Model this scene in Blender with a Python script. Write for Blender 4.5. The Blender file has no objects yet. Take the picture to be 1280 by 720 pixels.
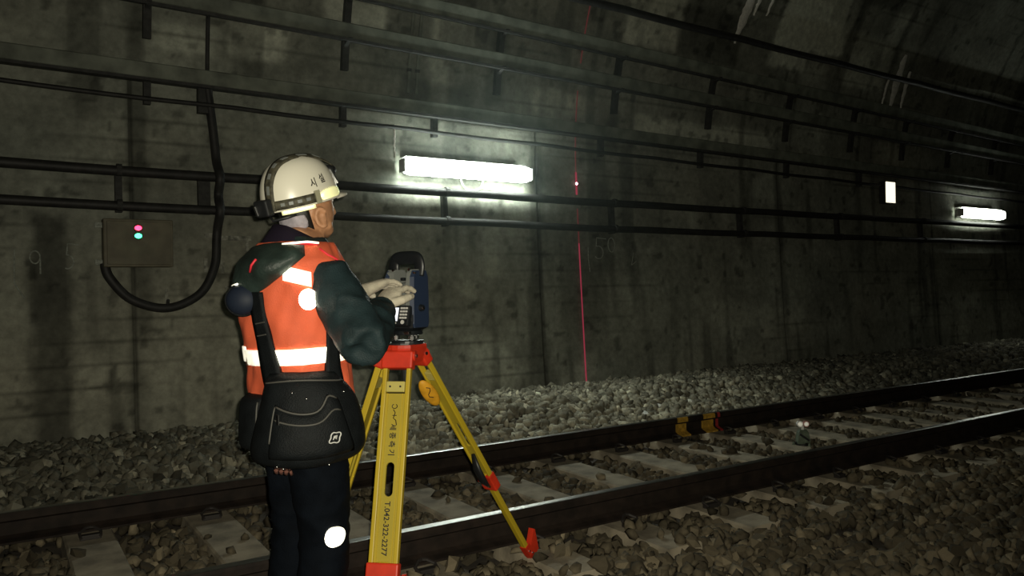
import bpy, bmesh, math, random
import numpy as np
from mathutils import Vector, Matrix, noise as mnoise

random.seed(7)
rng = np.random.default_rng(7)
SC = bpy.context.scene
COL = SC.collection
V = lambda *a: np.array(a, dtype=float)

# ------------------------------------------------------------------ camera, world, exposure
CAM_H = 1.30
yaw, roll = math.radians(57.1), math.radians(0.92)
Fv = V(math.cos(yaw), math.sin(yaw), 0)
R0 = V(math.sin(yaw), -math.cos(yaw), 0)
U0 = V(0, 0, 1)
Rv = R0 * math.cos(roll) - U0 * math.sin(roll)
Uv = U0 * math.cos(roll) + R0 * math.sin(roll)
cam_d = bpy.data.cameras.new('camera')
cam_d.sensor_width = 36.0
cam_d.lens = 990.0 / 1280.0 * 36.0
cam_d.clip_start = 0.05
cam = bpy.data.objects.new('camera', cam_d)
COL.objects.link(cam)
cam.matrix_world = Matrix(((Rv[0], Uv[0], -Fv[0], 0), (Rv[1], Uv[1], -Fv[1], 0), (Rv[2], Uv[2], -Fv[2], CAM_H), (0, 0, 0, 1)))
SC.camera = cam
SC.view_settings.view_transform = 'Standard'
SC.view_settings.look = 'None'
SC.view_settings.gamma = 1.0
SC.view_settings.use_curve_mapping = False
SC.view_settings.exposure = 0.0

world = bpy.data.worlds.new('tunnel_dark')
SC.world = world
world.use_nodes = True
bg = world.node_tree.nodes['Background']
bg.inputs[0].default_value = (0.9, 1.0, 0.92, 1)
bg.inputs[1].default_value = 0.0015

# the phone's own LED light, beside its lens
fl_d = bpy.data.lights.new('phone_light', 'SPOT')
fl_d.energy = 310.0
fl_d.color = (1.0, 0.94, 0.74)
fl_d.shadow_soft_size = 0.008
fl_d.spot_size = math.radians(110)
fl_d.spot_blend = 1.0
fl = bpy.data.objects.new('phone_light', fl_d)
COL.objects.link(fl)
fl.matrix_world = cam.matrix_world @ Matrix.Rotation(math.radians(5), 4, 'Y')
fl.location = Vector((0, 0, CAM_H)) + Vector(tuple(Rv * 0.025 + Uv * 0.02 - Fv * 0.01))

LAMP_L = 50.0     # radiance of the tube lamps' diffusers

# ------------------------------------------------------------------ helpers
WLOC = {}

def lin(c):
    return tuple((x / 12.92 if x <= 0.04045 else ((x + 0.055) / 1.055) ** 2.4) for x in c)

def mat(name, col, rough=0.7, metal=0.0, var=0.0, scale=20.0, bump=0.0, bscale=None, spec=0.5, emit=None, estr=0.0, col2=None, coat=0.0):
    m = bpy.data.materials.new(name)
    m.use_nodes = True
    nt = m.node_tree
    b = nt.nodes['Principled BSDF']
    b.inputs['Base Color'].default_value = (*col, 1)
    b.inputs['Roughness'].default_value = rough
    b.inputs['Metallic'].default_value = metal
    b.inputs['Specular IOR Level'].default_value = spec
    b.inputs['Coat Weight'].default_value = coat
    if var > 0 or bump > 0:
        tc = nt.nodes.new('ShaderNodeTexCoord')
        nz = nt.nodes.new('ShaderNodeTexNoise')
        nz.inputs['Scale'].default_value = scale
        nz.inputs['Detail'].default_value = 6
        nt.links.new(tc.outputs['Object'], nz.inputs['Vector'])
        if var > 0:
            mx = nt.nodes.new('ShaderNodeMix')
            mx.data_type = 'RGBA'
            c2 = col2 if col2 else tuple(c * (1 - var) for c in col)
            c1 = col if col2 else tuple(min(1, c * (1 + var)) for c in col)
            mx.inputs['A'].default_value = (*c1, 1)
            mx.inputs['B'].default_value = (*c2, 1)
            mr = nt.nodes.new('ShaderNodeMapRange')
            mr.inputs['From Min'].default_value = 0.35
            mr.inputs['From Max'].default_value = 0.65
            nt.links.new(nz.outputs['Fac'], mr.inputs['Value'])
            nt.links.new(mr.outputs['Result'], mx.inputs['Factor'])
            nt.links.new(mx.outputs['Result'], b.inputs['Base Color'])
        if bump > 0:
            n2 = nt.nodes.new('ShaderNodeTexNoise')
            n2.inputs['Scale'].default_value = bscale or scale * 3
            n2.inputs['Detail'].default_value = 5
            nt.links.new(tc.outputs['Object'], n2.inputs['Vector'])
            bp = nt.nodes.new('ShaderNodeBump')
            bp.inputs['Strength'].default_value = bump
            bp.inputs['Distance'].default_value = 0.01
            nt.links.new(n2.outputs['Fac'], bp.inputs['Height'])
            nt.links.new(bp.outputs['Normal'], b.inputs['Normal'])
    if emit:
        b.inputs['Emission Color'].default_value = (*emit, 1)
        b.inputs['Emission Strength'].default_value = estr
    return m

def retro(name, col, gain):
    """bead-coated reflective tape: matte white base under strong, wide gloss lobes"""
    m = bpy.data.materials.new(name)
    m.use_nodes = True
    nt = m.node_tree
    nt.nodes.remove(nt.nodes['Principled BSDF'])
    out = nt.nodes['Material Output']
    d = nt.nodes.new('ShaderNodeBsdfDiffuse')
    d.inputs[0].default_value = (*col, 1)
    last = d.outputs[0]
    for r in gain:
        g = nt.nodes.new('ShaderNodeBsdfGlossy')
        g.inputs['Color'].default_value = (*col, 1)
        g.inputs['Roughness'].default_value = r
        a = nt.nodes.new('ShaderNodeAddShader')
        nt.links.new(last, a.inputs[0])
        nt.links.new(g.outputs[0], a.inputs[1])
        last = a.outputs[0]
    nt.links.new(last, out.inputs['Surface'])
    return m

def vec_finish(o, smooth):
    if smooth:
        o.data.polygons.foreach_set('use_smooth', [True] * len(o.data.polygons))

def mk(name, geo, m, parent=None, smooth=False, loc=None, kind=None):
    """geo = (verts in world coordinates, faces); one mesh object, placed under its parent"""
    vs, fs = geo
    vs = np.asarray(vs, dtype=float)
    if parent is not None:
        org = WLOC[parent.name]
    elif loc is not None:
        org = V(*loc)
    else:
        org = V((vs[:, 0].min() + vs[:, 0].max()) / 2, (vs[:, 1].min() + vs[:, 1].max()) / 2, vs[:, 2].min())
    me = bpy.data.meshes.new(name)
    me.from_pydata((vs - org).tolist(), [], [list(f) for f in fs])
    me.update()
    bm = bmesh.new()
    bm.from_mesh(me)
    bmesh.ops.recalc_face_normals(bm, faces=bm.faces)
    bm.to_mesh(me)
    bm.free()
    o = bpy.data.objects.new(name, me)
    COL.objects.link(o)
    if m:
        me.materials.append(m)
    if parent is not None:
        o.parent = parent
    else:
        o.location = org
    WLOC[o.name] = org
    vec_finish(o, smooth)
    if kind:
        o['kind'] = kind
    return o

def empty(name, loc):
    o = bpy.data.objects.new(name, None)
    o.empty_display_size = 0.1
    COL.objects.link(o)
    o.location = loc
    WLOC[o.name] = V(*loc)
    return o

def tag(o, label, cat, group=None):
    o['label'] = label
    o['category'] = cat
    if group:
        o['group'] = group
    return o

def J(*geos):
    vs, fs = [], []
    for a, b in geos:
        n = len(vs)
        vs.extend([tuple(p) for p in a])
        fs.extend([[i + n for i in f] for f in b])
    return vs, fs

def nrm(a):
    a = np.asarray(a, float)
    return a / np.linalg.norm(a)

def frame(d, up=(0, 0, 1)):
    d = nrm(d)
    up = V(*up)
    if abs(d @ up) > 0.97:
        up = V(1, 0, 0)
    a = nrm(np.cross(up, d))
    return d, a, np.cross(d, a)

def rings(rs, cap=True, closed=True):
    n = len(rs[0])
    vs = [tuple(p) for r in rs for p in r]
    fs = []
    for k in range(len(rs) - 1):
        for i in range(n if closed else n - 1):
            j = (i + 1) % n
            fs.append((k * n + i, k * n + j, (k + 1) * n + j, (k + 1) * n + i))
    if cap:
        fs.append(tuple(range(n))[::-1])
        fs.append(tuple((len(rs) - 1) * n + i for i in range(n)))
    return vs, fs

def tube(pts, r, n=8, cap=True, up=(0, 0, 1)):
    pts = [V(*p) for p in pts]
    rr = r if hasattr(r, '__len__') else [r] * len(pts)
    out = []
    pa = None
    for i, p in enumerate(pts):
        d = nrm(pts[min(i + 1, len(pts) - 1)] - pts[max(i - 1, 0)])
        if pa is None:
            _, a, b = frame(d, up)
        else:
            a = nrm(pa - d * (pa @ d))
            b = np.cross(d, a)
        pa = a
        rx, ry = rr[i] if hasattr(rr[i], '__len__') else (rr[i], rr[i])
        out.append([p + a * rx * math.cos(t) + b * ry * math.sin(t) for t in np.linspace(0, 2 * math.pi, n, endpoint=False)])
    return rings(out, cap)

def obox(c, ax, ay, az, h, bev=0.0):
    """box of half sizes h about c along three unit axes, edges bevelled"""
    c = V(*c)
    vs = [c + ax * h[0] * sx + ay * h[1] * sy + az * h[2] * sz for sz in (-1, 1) for sx, sy in ((-1, -1), (1, -1), (1, 1), (-1, 1))]
    fs = [(3, 2, 1, 0), (4, 5, 6, 7), (0, 1, 5, 4), (1, 2, 6, 5), (2, 3, 7, 6), (3, 0, 4, 7)]
    if bev <= 0:
        return vs, fs
    bm = bmesh.new()
    bv = [bm.verts.new(tuple(v)) for v in vs]
    for f in fs:
        bm.faces.new([bv[i] for i in f])
    bmesh.ops.bevel(bm, geom=list(bm.edges) + list(bm.verts), offset=bev, segments=2, affect='EDGES', profile=0.5)
    bm.verts.index_update()
    r = ([tuple(v.co) for v in bm.verts], [[v.index for v in f.verts] for f in bm.faces])
    bm.free()
    return r

EX, EY, EZ = V(1, 0, 0), V(0, 1, 0), V(0, 0, 1)

def box(x0, x1, y0, y1, z0, z1, bev=0.0):
    return obox(((x0 + x1) / 2, (y0 + y1) / 2, (z0 + z1) / 2), EX, EY, EZ, ((x1 - x0) / 2, (y1 - y0) / 2, (z1 - z0) / 2), bev)

def prism(poly, o, ax, ay, d, t):
    """flat polygon (2-D list) in axes ax, ay at o, extruded by t along d"""
    o = V(*o)
    a = [o + ax * p[0] + ay * p[1] for p in poly]
    b = [p + d * t for p in a]
    return rings([a, b])

def ellipsoid(c, axes, r, nu=20, nv=12):
    c = V(*c)
    rs = []
    for j in range(nv + 1):
        e = -math.pi / 2 + math.pi * j / nv
        e = min(max(e, -math.pi / 2 + 0.02), math.pi / 2 - 0.02)
        rs.append([c + axes[0] * r[0] * math.cos(e) * math.cos(t) + axes[1] * r[1] * math.cos(e) * math.sin(t) + axes[2] * r[2] * math.sin(e)
                   for t in np.linspace(0, 2 * math.pi, nu, endpoint=False)])
    return rings(rs)

def solid_patch(fn, nu, nv, off0, off1, closed=False):
    """a sheet with thickness over a parametric surface fn(s, t, off), s, t in 0..1"""
    o, i_ = [], []
    ns = nu if closed else nu + 1
    for b in range(nv + 1):
        for a in range(ns):
            o.append(fn(a / nu, b / nv, off1))
            i_.append(fn(a / nu, b / nv, off0))
    N = len(o)
    vs = o + i_
    fs = []
    for b in range(nv):
        for a in range(nu):
            a2 = (a + 1) % ns
            p, q, r, s = b * ns + a, b * ns + a2, (b + 1) * ns + a2, (b + 1) * ns + a
            fs.append((p, q, r, s))
            fs.append((N + s, N + r, N + q, N + p))
    for a in range(nu):
        a2 = (a + 1) % ns
        fs.append((a, N + a, N + a2, a2))
        e = nv * ns
        fs.append((e + a2, N + e + a2, N + e + a, e + a))
    if not closed:
        for b in range(nv):
            p, q = b * ns, (b + 1) * ns
            fs.append((q, N + q, N + p, p))
            p, q = b * ns + nu, (b + 1) * ns + nu
            fs.append((p, N + p, N + q, q))
    return vs, fs

def disc_patch(fn, c, r, off0, off1, n=24, k=3, shape=None):
    """a round badge on a parametric surface fn(u, v, off)"""
    def pt(i, a, off):
        q = shape(a) if shape else 1.0
        return fn(c[0] + r[0] * q * i / k * math.cos(a), c[1] + r[1] * q * i / k * math.sin(a), off)
    an = np.linspace(0, 2 * math.pi, n, endpoint=False)
    vs = [fn(c[0], c[1], off1)] + [pt(i, a, off1) for i in range(1, k + 1) for a in an] + [pt(k, a, off0) for a in an]
    fs = [(0, 1 + i, 1 + (i + 1) % n) for i in range(n)]
    for q in range(k):
        for i in range(n):
            j = (i + 1) % n
            fs.append((1 + q * n + i, 1 + (q + 1) * n + i, 1 + (q + 1) * n + j, 1 + q * n + j))
    return vs, fs

def remesh(geo, voxel, smooth=4, amp=0.0, nscale=8.0, aniso=(1, 1, 1)):
    """fuse overlapping closed shapes into one continuous surface; optional cloth folds"""
    me = bpy.data.meshes.new('tmp')
    me.from_pydata([tuple(v) for v in geo[0]], [], [list(f) for f in geo[1]])
    bm = bmesh.new()
    bm.from_mesh(me)
    bmesh.ops.recalc_face_normals(bm, faces=bm.faces)
    bm.to_mesh(me)
    bm.free()
    o = bpy.data.objects.new('tmp', me)
    COL.objects.link(o)
    md = o.modifiers.new('r', 'REMESH')
    md.mode = 'VOXEL'
    md.voxel_size = voxel
    if smooth:
        sm = o.modifiers.new('s', 'SMOOTH')
        sm.iterations = smooth
        sm.factor = 0.5
    dg = bpy.context.evaluated_depsgraph_get()
    m2 = bpy.data.meshes.new_from_object(o.evaluated_get(dg))
    vs = []
    for v in m2.vertices:
        p = v.co.copy()
        if amp:
            q = Vector((p.x * aniso[0], p.y * aniso[1], p.z * aniso[2])) * nscale
            p = p + v.normal * amp * (1 - abs(mnoise.noise(q)) * 2.6)
        vs.append(tuple(p))
    fs = [tuple(p.vertices) for p in m2.polygons]
    bpy.data.objects.remove(o)
    bpy.data.meshes.remove(me)
    bpy.data.meshes.remove(m2)
    return vs, fs

def text_geo(body, size, fn, bold=0.0006, spacing=1.0):
    """flat lettering; fn maps glyph (x, y) to a world point; text starts at x = 0, centred in y"""
    c = bpy.data.curves.new('tmp_text', 'FONT')
    c.body = body
    c.size = size
    c.space_character = spacing
    c.resolution_u = 3
    c.offset = bold
    o = bpy.data.objects.new('tmp_text', c)
    COL.objects.link(o)
    bpy.context.view_layer.update()
    dg = bpy.context.evaluated_depsgraph_get()
    m = bpy.data.meshes.new_from_object(o.evaluated_get(dg))
    co = np.array([v.co[:] for v in m.vertices])
    fs = [tuple(p.vertices) for p in m.polygons]
    ymid = (co[:, 1].min() + co[:, 1].max()) / 2
    w = co[:, 0].max()
    vs = [fn(p[0], p[1] - ymid) for p in co]
    bpy.data.objects.remove(o)
    bpy.data.curves.remove(c)
    bpy.data.meshes.remove(m)
    return (vs, fs), w

def hash2(i, j, seed):
    h = (i.astype(np.int64) * 374761393 + j.astype(np.int64) * 668265263 + seed * 982451653) & 0xFFFFFFFF
    h = ((h ^ (h >> 13)) * 1274126177) & 0xFFFFFFFF
    return ((h ^ (h >> 16)) & 0xFFFF) / 65535.0

def vn(x, y, seed=0):
    i, j = np.floor(x), np.floor(y)
    a, b = x - i, y - j
    a, b = a * a * (3 - 2 * a), b * b * (3 - 2 * b)
    return ((hash2(i, j, seed) * (1 - a) + hash2(i + 1, j, seed) * a) * (1 - b) + (hash2(i, j + 1, seed) * (1 - a) + hash2(i + 1, j + 1, seed) * a) * b)

def fbm(x, y, seed=0, oct=4):
    s, a, t = 0, 1.0, 0
    for k in range(oct):
        s = s + a * vn(x * 2 ** k, y * 2 ** k, seed + k)
        t += a
        a *= 0.5
    return s / t

def sstep(a, b, x):
    t = np.clip((x - a) / (b - a), 0, 1)
    return t * t * (3 - 2 * t)

# ------------------------------------------------------------------ tunnel section
ZS, RAD, YC = 2.8, 4.5, 2.77          # spring line, vault radius, vault centre

def prof(z):
    z = np.asarray(z, float)
    return np.where(z > ZS, YC + np.sqrt(np.maximum(0, RAD ** 2 - (z - ZS) ** 2)), 7.27 - 0.14 * (np.maximum(0, ZS - z) / 2.62) ** 1.3)

def wallp(x, z, off=0.0):
    """point standing off the back wall, with z up the section"""
    y = float(prof(z))
    e = 0.02
    ty = float(prof(z + e) - prof(z - e)) / (2 * e)
    n = nrm((0, -1, ty))
    return V(x, y, z) + n * off

M_wall = bpy.data.materials.new('stained_concrete')
M_wall.use_nodes = True
nt = M_wall.node_tree
b = nt.nodes['Principled BSDF']
b.inputs['Roughness'].default_value = 0.85
b.inputs['Specular IOR Level'].default_value = 0.25
at = nt.nodes.new('ShaderNodeAttribute')
at.attribute_name = 'stain'
tc = nt.nodes.new('ShaderNodeTexCoord')
n1 = nt.nodes.new('ShaderNodeTexNoise')
n1.inputs['Scale'].default_value = 14
n1.inputs['Detail'].default_value = 8
n1.inputs['Roughness'].default_value = 0.65
nt.links.new(tc.outputs['Object'], n1.inputs['Vector'])
mr = nt.nodes.new('ShaderNodeMapRange')
mr.inputs['From Min'].default_value = 0.3
mr.inputs['From Max'].default_value = 0.7
mr.inputs['To Min'].default_value = 0.72
mr.inputs['To Max'].default_value = 1.28
nt.links.new(n1.outputs['Fac'], mr.inputs['Value'])
mx = nt.nodes.new('ShaderNodeVectorMath')
mx.operation = 'SCALE'
nt.links.new(at.outputs['Color'], mx.inputs[0])
nt.links.new(mr.outputs['Result'], mx.inputs['Scale'])
nt.links.new(mx.outputs[0], b.inputs['Base Color'])
n2 = nt.nodes.new('ShaderNodeTexNoise')
n2.inputs['Scale'].default_value = 30
n2.inputs['Detail'].default_value = 6
nt.links.new(tc.outputs['Object'], n2.inputs['Vector'])
bp = nt.nodes.new('ShaderNodeBump')
bp.inputs['Strength'].default_value = 0.35
bp.inputs['Distance'].default_value = 0.012
nt.links.new(n2.outputs['Fac'], bp.inputs['Height'])
nt.links.new(bp.outputs['Normal'], b.inputs['Normal'])

def stain(X, Zs):
    """albedo of the concrete: lifts, boards, runs and patches; Zs is the arc height"""
    base = 0.19 + 0.10 * (fbm(X * 0.9, Zs * 0.9, 3) - 0.5)
    base = base * (0.62 + 0.76 * fbm(X * 3.1, Zs * 3.1, 11))
    runs = fbm(X * 5.0, Zs * 0.45, 21, 3)
    base = base * (1 - 0.45 * sstep(0.56, 0.74, runs))
    base = base * (1 + 0.35 * sstep(0.60, 0.8, fbm(X * 1.6, Zs * 2.3, 31)))
    board = np.abs(((Zs + 0.015 * np.sin(X * 0.7)) / 0.185) % 1.0 - 0.5)
    patchy = sstep(0.35, 0.6, fbm(X * 0.8, Zs * 2.0, 41))
    base = base * (1 - 0.42 * sstep(0.45, 0.49, board) * patchy)
    for x0, x1, z0, z1, g in ((1.75, 2.2, 3.42, 3.76, 2.4), (2.6, 3.2, 3.82, 4.2, 2.3), (3.7, 4.15, 3.8, 4.15, 2.4), (3.72, 4.12, 3.42, 3.68, 2.2),
                              (8.75, 10.1, 4.55, 5.6, 3.6), (8.7, 9.4, 4.25, 4.75, 2.4), (1.1, 1.62, 3.38, 3.58, 1.9), (2.7, 3.05, 3.4, 3.62, 1.3),
                              (6.2, 7.0, 4.2, 4.75, 2.2), (10.3, 11.3, 4.2, 5.2, 1.8), (6.5, 9.0, 3.18, 3.36, 2.0), (5.0, 5.9, 3.3, 3.5, 1.5), (3.3, 4.95, 2.22, 2.42, 1.5),  # the patch as wide as the lamp paints its lit band below it
                              (2.2, 2.5, 2.9, 3.3, 1.3), (2.9, 3.1, 1.5, 2.0, 1.4), (0.2, 0.5, 2.02, 0.1, 1.0)):
        j = 0.10 * (fbm(X * 6, Zs * 6, 51) - 0.5)
        k = sstep(x0 - 0.08, x0 + 0.05, X + j) * (1 - sstep(x1 - 0.05, x1 + 0.08, X + j)) * sstep(z0 - 0.06, z0 + 0.03, Zs + j) * (1 - sstep(z1 - 0.03, z1 + 0.06, Zs + j))
        base = base * (1 + (g - 1) * k)
    for x0, x1, z0, z1, g in ((0.2, 0.48, -0.1, 1.95, 0.35), (7.0, 8.1, 4.15, 4.7, 0.5), (3.4, 3.75, 3.2, 3.45, 0.45), (0.9, 1.0, 0.0, 1.2, 0.7), (9.6, 11.0, 4.9, 6.0, 0.5),
                              (5.3, 6.0, 0.4, 1.9, 0.75), (6.05, 6.25, 2.9, 3.3, 0.45), (4.4, 4.6, 3.3, 4.2, 0.55)):
        j = 0.12 * (fbm(X * 7, Zs * 5, 61) - 0.5)
        k = sstep(x0 - 0.05, x0 + 0.05, X + j) * (1 - sstep(x1 - 0.05, x1 + 0.05, X + j)) * sstep(z0 - 0.1, z0 + 0.05, Zs + j) * (1 - sstep(z1 - 0.05, z1 + 0.1, Zs + j))
        base = base * (1 + (g - 1) * k)
    pits = sstep(0.72, 0.80, fbm(X * 9, Zs * 9, 71, 2))
    base = base * (1 - 0.45 * pits)
    base = np.clip(base * 1.25 * (1 + 0.22 * (1 - sstep(0.9, 1.7, Zs))), 0.02, 0.6)
    warm = fbm(X * 0.5, Zs * 0.8, 81)
    return np.stack([base * (0.92 + 0.12 * warm), base * (1.0 + 0.0 * warm), base * (0.86 - 0.08 * warm)], -1)

def grid_obj(name, P, cols, m, kind, flip=False):
    a, bq = P.shape[:2]
    me = bpy.data.meshes.new(name)
    me.vertices.add(a * bq)
    me.vertices.foreach_set('co', P.reshape(-1).astype(np.float32))
    idx = np.arange(a * bq).reshape(a, bq)
    q = np.stack([idx[:-1, :-1], idx[1:, :-1], idx[1:, 1:], idx[:-1, 1:]], -1).reshape(-1, 4)
    if flip:
        q = q[:, ::-1]
    n = len(q)
    me.loops.add(n * 4)
    me.loops.foreach_set('vertex_index', q.reshape(-1).astype(np.int32))
    me.polygons.add(n)
    me.polygons.foreach_set('loop_start', np.arange(0, n * 4, 4, dtype=np.int32))
    me.polygons.foreach_set('use_smooth', np.ones(n, dtype=bool))
    me.update(calc_edges=True)
    if cols is not None:
        ca = me.color_attributes.new('stain', 'FLOAT_COLOR', 'POINT')
        c4 = np.ones((a * bq, 4), np.float32)
        c4[:, :3] = cols.reshape(-1, 3)
        ca.data.foreach_set('color', c4.reshape(-1))
    me.materials.append(m)
    o = bpy.data.objects.new(name, me)
    COL.objects.link(o)
    o['kind'] = kind
    WLOC[o.name] = V(0, 0, 0)
    return o

JOINTS = (0.93, 5.05, 9.15, 13.0, 17.3)
xs = np.unique(np.round(np.concatenate([np.linspace(-8, -0.6, 12), np.arange(-0.6, 17.0, 0.026), np.linspace(17.0, 45, 40)] + [[j - 0.012, j - 0.006, j + 0.006, j + 0.012] for j in JOINTS]), 4))
zlow = np.arange(-0.15, ZS, 0.026)
th = np.radians(np.arange(0, 58.1, 0.36))
zz = np.concatenate([zlow, ZS + RAD * np.sin(th)])
arc = np.concatenate([zlow, ZS + RAD * th])
X, A_ = np.meshgrid(xs, arc, indexing='ij')
_, Z_ = np.meshgrid(xs, zz, indexing='ij')
Yw = prof(Z_)
cols = stain(X, Z_)
disp = 0.018 * (fbm(X * 1.1, A_ * 1.1, 5) - 0.5) + 0.008 * (fbm(X * 7, A_ * 7, 6) - 0.5)
brd = np.floor(A_ / 0.185)
disp = disp + 0.004 * (hash2(brd, np.floor(X / 3.6), 9) - 0.5)
for j in JOINTS:
    gr = (1 - sstep(0.007, 0.011, np.abs(X - j))) * (A_ < 3.2)
    disp = disp - 0.02 * gr
    cols = cols * (1 - 0.5 * (1 - sstep(0.01, 0.035, np.abs(X - j))) * (A_ < 3.2))[..., None]
ang = np.where(Z_ > ZS, (A_ - ZS) / RAD, 0)
Pw = np.stack([X, Yw - disp * np.cos(ang), Z_ - disp * np.sin(ang)], -1)
wall_back = grid_obj('wall_back', Pw, cols, M_wall, 'structure')
# rest of the vault and the wall behind the photographer
xs2 = np.linspace(-8, 45, 160)
th2 = np.radians(np.linspace(58, 180, 60))
X2, T2 = np.meshgrid(xs2, th2, indexing='ij')
P2 = np.stack([X2, YC + RAD * np.cos(T2), ZS + RAD * np.sin(T2)], -1)
grid_obj('ceiling', P2, stain(X2, ZS + RAD * T2), M_wall, 'structure')
zf = np.linspace(ZS, -0.15, 24)
X3, Z3 = np.meshgrid(xs2, zf, indexing='ij')
grid_obj('wall_front', np.stack([X3, 2 * YC - prof(Z3), Z3], -1), stain(X3, Z3), M_wall, 'structure')

# white lime runs on the vault, chalk figures and pale marks on the wall (children of the wall)
M_lime = mat('lime_deposit', (0.8, 0.78, 0.72), 0.8, var=0.12, scale=30, bump=0.2)
M_pale = mat('pale_mortar', (0.26, 0.26, 0.22), 0.95, var=0.5, scale=25)
M_chalk = mat('chalk', (0.30, 0.32, 0.28), 0.95, var=0.3, scale=60)

def streak(x, z0, z1, w, drift, seed):
    r = random.Random(seed)
    n = 14
    L, Rr = [], []
    for i in range(n + 1):
        t = i / n
        z = z0 + (z1 - z0) * t
        ww = 1.15 * w * (math.sin(math.pi * (0.06 + 0.9 * t)) ** 0.7) * (0.75 + 0.3 * r.random()) * (1.1 - 0.6 * t)
        c = x + drift * t + 0.015 * (r.random() - 0.5)
        L.append((c - ww, z))
        Rr.append((c + ww, z))
    vs, fs = [], []
    for (a, z), (c, _) in zip(L, Rr):
        for xx, off in ((a, 0.002), ((a + c) / 2, 0.024), (c, 0.002)):
            vs.append(wallp(xx, z, off))
    for i in range(n):
        for k in range(2):
            fs.append((i * 3 + k, i * 3 + k + 1, i * 3 + k + 4, i * 3 + k + 3))
    return vs, fs

for i, a in enumerate([(8.07, 5.0, 4.40, 0.085, -0.1), (8.22, 5.08, 4.75, 0.04, -0.05), (8.45, 5.1, 4.78, 0.03, -0.05), (11.62, 4.75, 3.9, 0.10, 0.02), (11.88, 4.55, 4.0, 0.06, 0.02), (11.4, 4.45, 3.95, 0.03, 0.0), (3.33, 2.95, 2.62, 0.014, 0.0)]):
    mk('lime_streak', streak(*a, seed=i), M_lime, wall_back, True)

def chalk(pts, r=0.0055):
    P = []
    for (x0, z0), (x1, z1) in zip(pts[:-1], pts[1:]):
        for t in np.linspace(0, 1, 5, endpoint=False):
            P.append(wallp(x0 + (x1 - x0) * t, z0 + (z1 - z0) * t, 0.008))
    P.append(wallp(*pts[-1], 0.008))
    mk('chalk_mark', tube(P, r, 5), M_chalk, wall_back)

def arcpts(cx, cz, rx, rz, a0, a1, n=12):
    return [(cx + rx * math.cos(math.radians(a)), cz + rz * math.sin(math.radians(a))) for a in np.linspace(a0, a1, n)]

chalk([(6.0, 1.86), (5.86, 1.87), (5.85, 1.77)] + arcpts(5.88, 1.70, 0.07, 0.075, 80, -140))
chalk(arcpts(6.08, 1.79, 0.05, 0.085, 90, 450, 18))
chalk([(5.73, 1.76), (5.725, 1.62), (5.74, 1.47)])
chalk([(6.42, 1.70), (6.38, 1.55), (6.46, 1.60)], 0.004)
chalk([(0.10, 1.67), (0.095, 1.40), (0.16, 1.28)])
chalk(arcpts(0.235, 1.60, 0.035, 0.05, 0, 360, 14) + [(0.27, 1.47)])
chalk([(0.54, 1.70), (0.46, 1.71), (0.45, 1.62)] + arcpts(0.455, 1.565, 0.045, 0.055, 80, -110))
for x0, x1, z0, z1 in ((1.50, 1.62, 1.78, 1.82), (1.62, 1.9, 1.76, 1.80), (1.49, 1.52, 1.48, 1.60), (1.63, 1.66, 1.47, 1.58), (1.66, 2.0, 1.33, 1.36), (1.17, 1.195, 1.22, 1.34), (1.85, 1.875, 1.36, 1.78)):
    mk('pale_mark', solid_patch(lambda s, t, o, q=(x0, x1, z0, z1): wallp(q[0] + (q[1] - q[0]) * s, q[2] + (q[3] - q[2]) * t, o), 3, 3, -0.01, 0.007), M_pale, wall_back)

# ------------------------------------------------------------------ ground and ballast
RAIL_N, RAIL_F, RAIL_TOP = 3.29, 4.765, 0.21

def gh(x, y):
    h = np.where(y < 2.6, -0.045, -0.025)
    h = np.where((y > 3.3) & (y < 4.75), -0.035, h)
    h = h + 0.17 * sstep(5.0, 6.3, y) - 0.03 * sstep(6.3, 7.1, y)
    h = h + 0.05 * sstep(5.2, 6.4, y) * sstep(1.5, 3.5, x)
    return h + 0.03 * (fbm(x * 2.2, y * 2.2, 91) - 0.5)

M_soil = mat('ballast_bed', (0.055, 0.045, 0.035), 0.95, var=0.4, scale=9, bump=0.6)
gx = np.concatenate([np.linspace(-8, -0.6, 12), np.arange(-0.5, 16, 0.1), np.linspace(16, 45, 30)])
gy = np.concatenate([np.linspace(-1.75, 1.5, 8), np.arange(1.6, 7.3, 0.1)])
GX, GY = np.meshgrid(gx, gy, indexing='ij')
floor = grid_obj('floor', np.stack([GX, GY, gh(GX, GY) - 0.015], -1), None, M_soil, 'structure', flip=False)

def stone_material(name, use_attr):
    m = bpy.data.materials.new(name)
    m.use_nodes = True
    nt = m.node_tree
    b = nt.nodes['Principled BSDF']
    b.inputs['Roughness'].default_value = 0.9
    b.inputs['Specular IOR Level'].default_value = 0.2
    a = nt.nodes.new('ShaderNodeAttribute')
    a.attribute_name = 'stain'
    if not use_attr:
        a.attribute_type = 'OBJECT'
        a.attribute_name = 'tint'
    tc = nt.nodes.new('ShaderNodeTexCoord')
    n = nt.nodes.new('ShaderNodeTexNoise')
    n.inputs['Scale'].default_value = 35
    n.inputs['Detail'].default_value = 4
    nt.links.new(tc.outputs['Object'], n.inputs['Vector'])
    r = nt.nodes.new('ShaderNodeMapRange')
    r.inputs['From Min'].default_value = 0.3
    r.inputs['From Max'].default_value = 0.7
    r.inputs['To Min'].default_value = 0.7
    r.inputs['To Max'].default_value = 1.25
    nt.links.new(n.outputs['Fac'], r.inputs['Value'])
    s = nt.nodes.new('ShaderNodeVectorMath')
    s.operation = 'SCALE'
    nt.links.new(a.outputs['Color'], s.inputs[0])
    nt.links.new(r.outputs['Result'], s.inputs['Scale'])
    nt.links.new(s.outputs[0], b.inputs['Base Color'])
    return m

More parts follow.
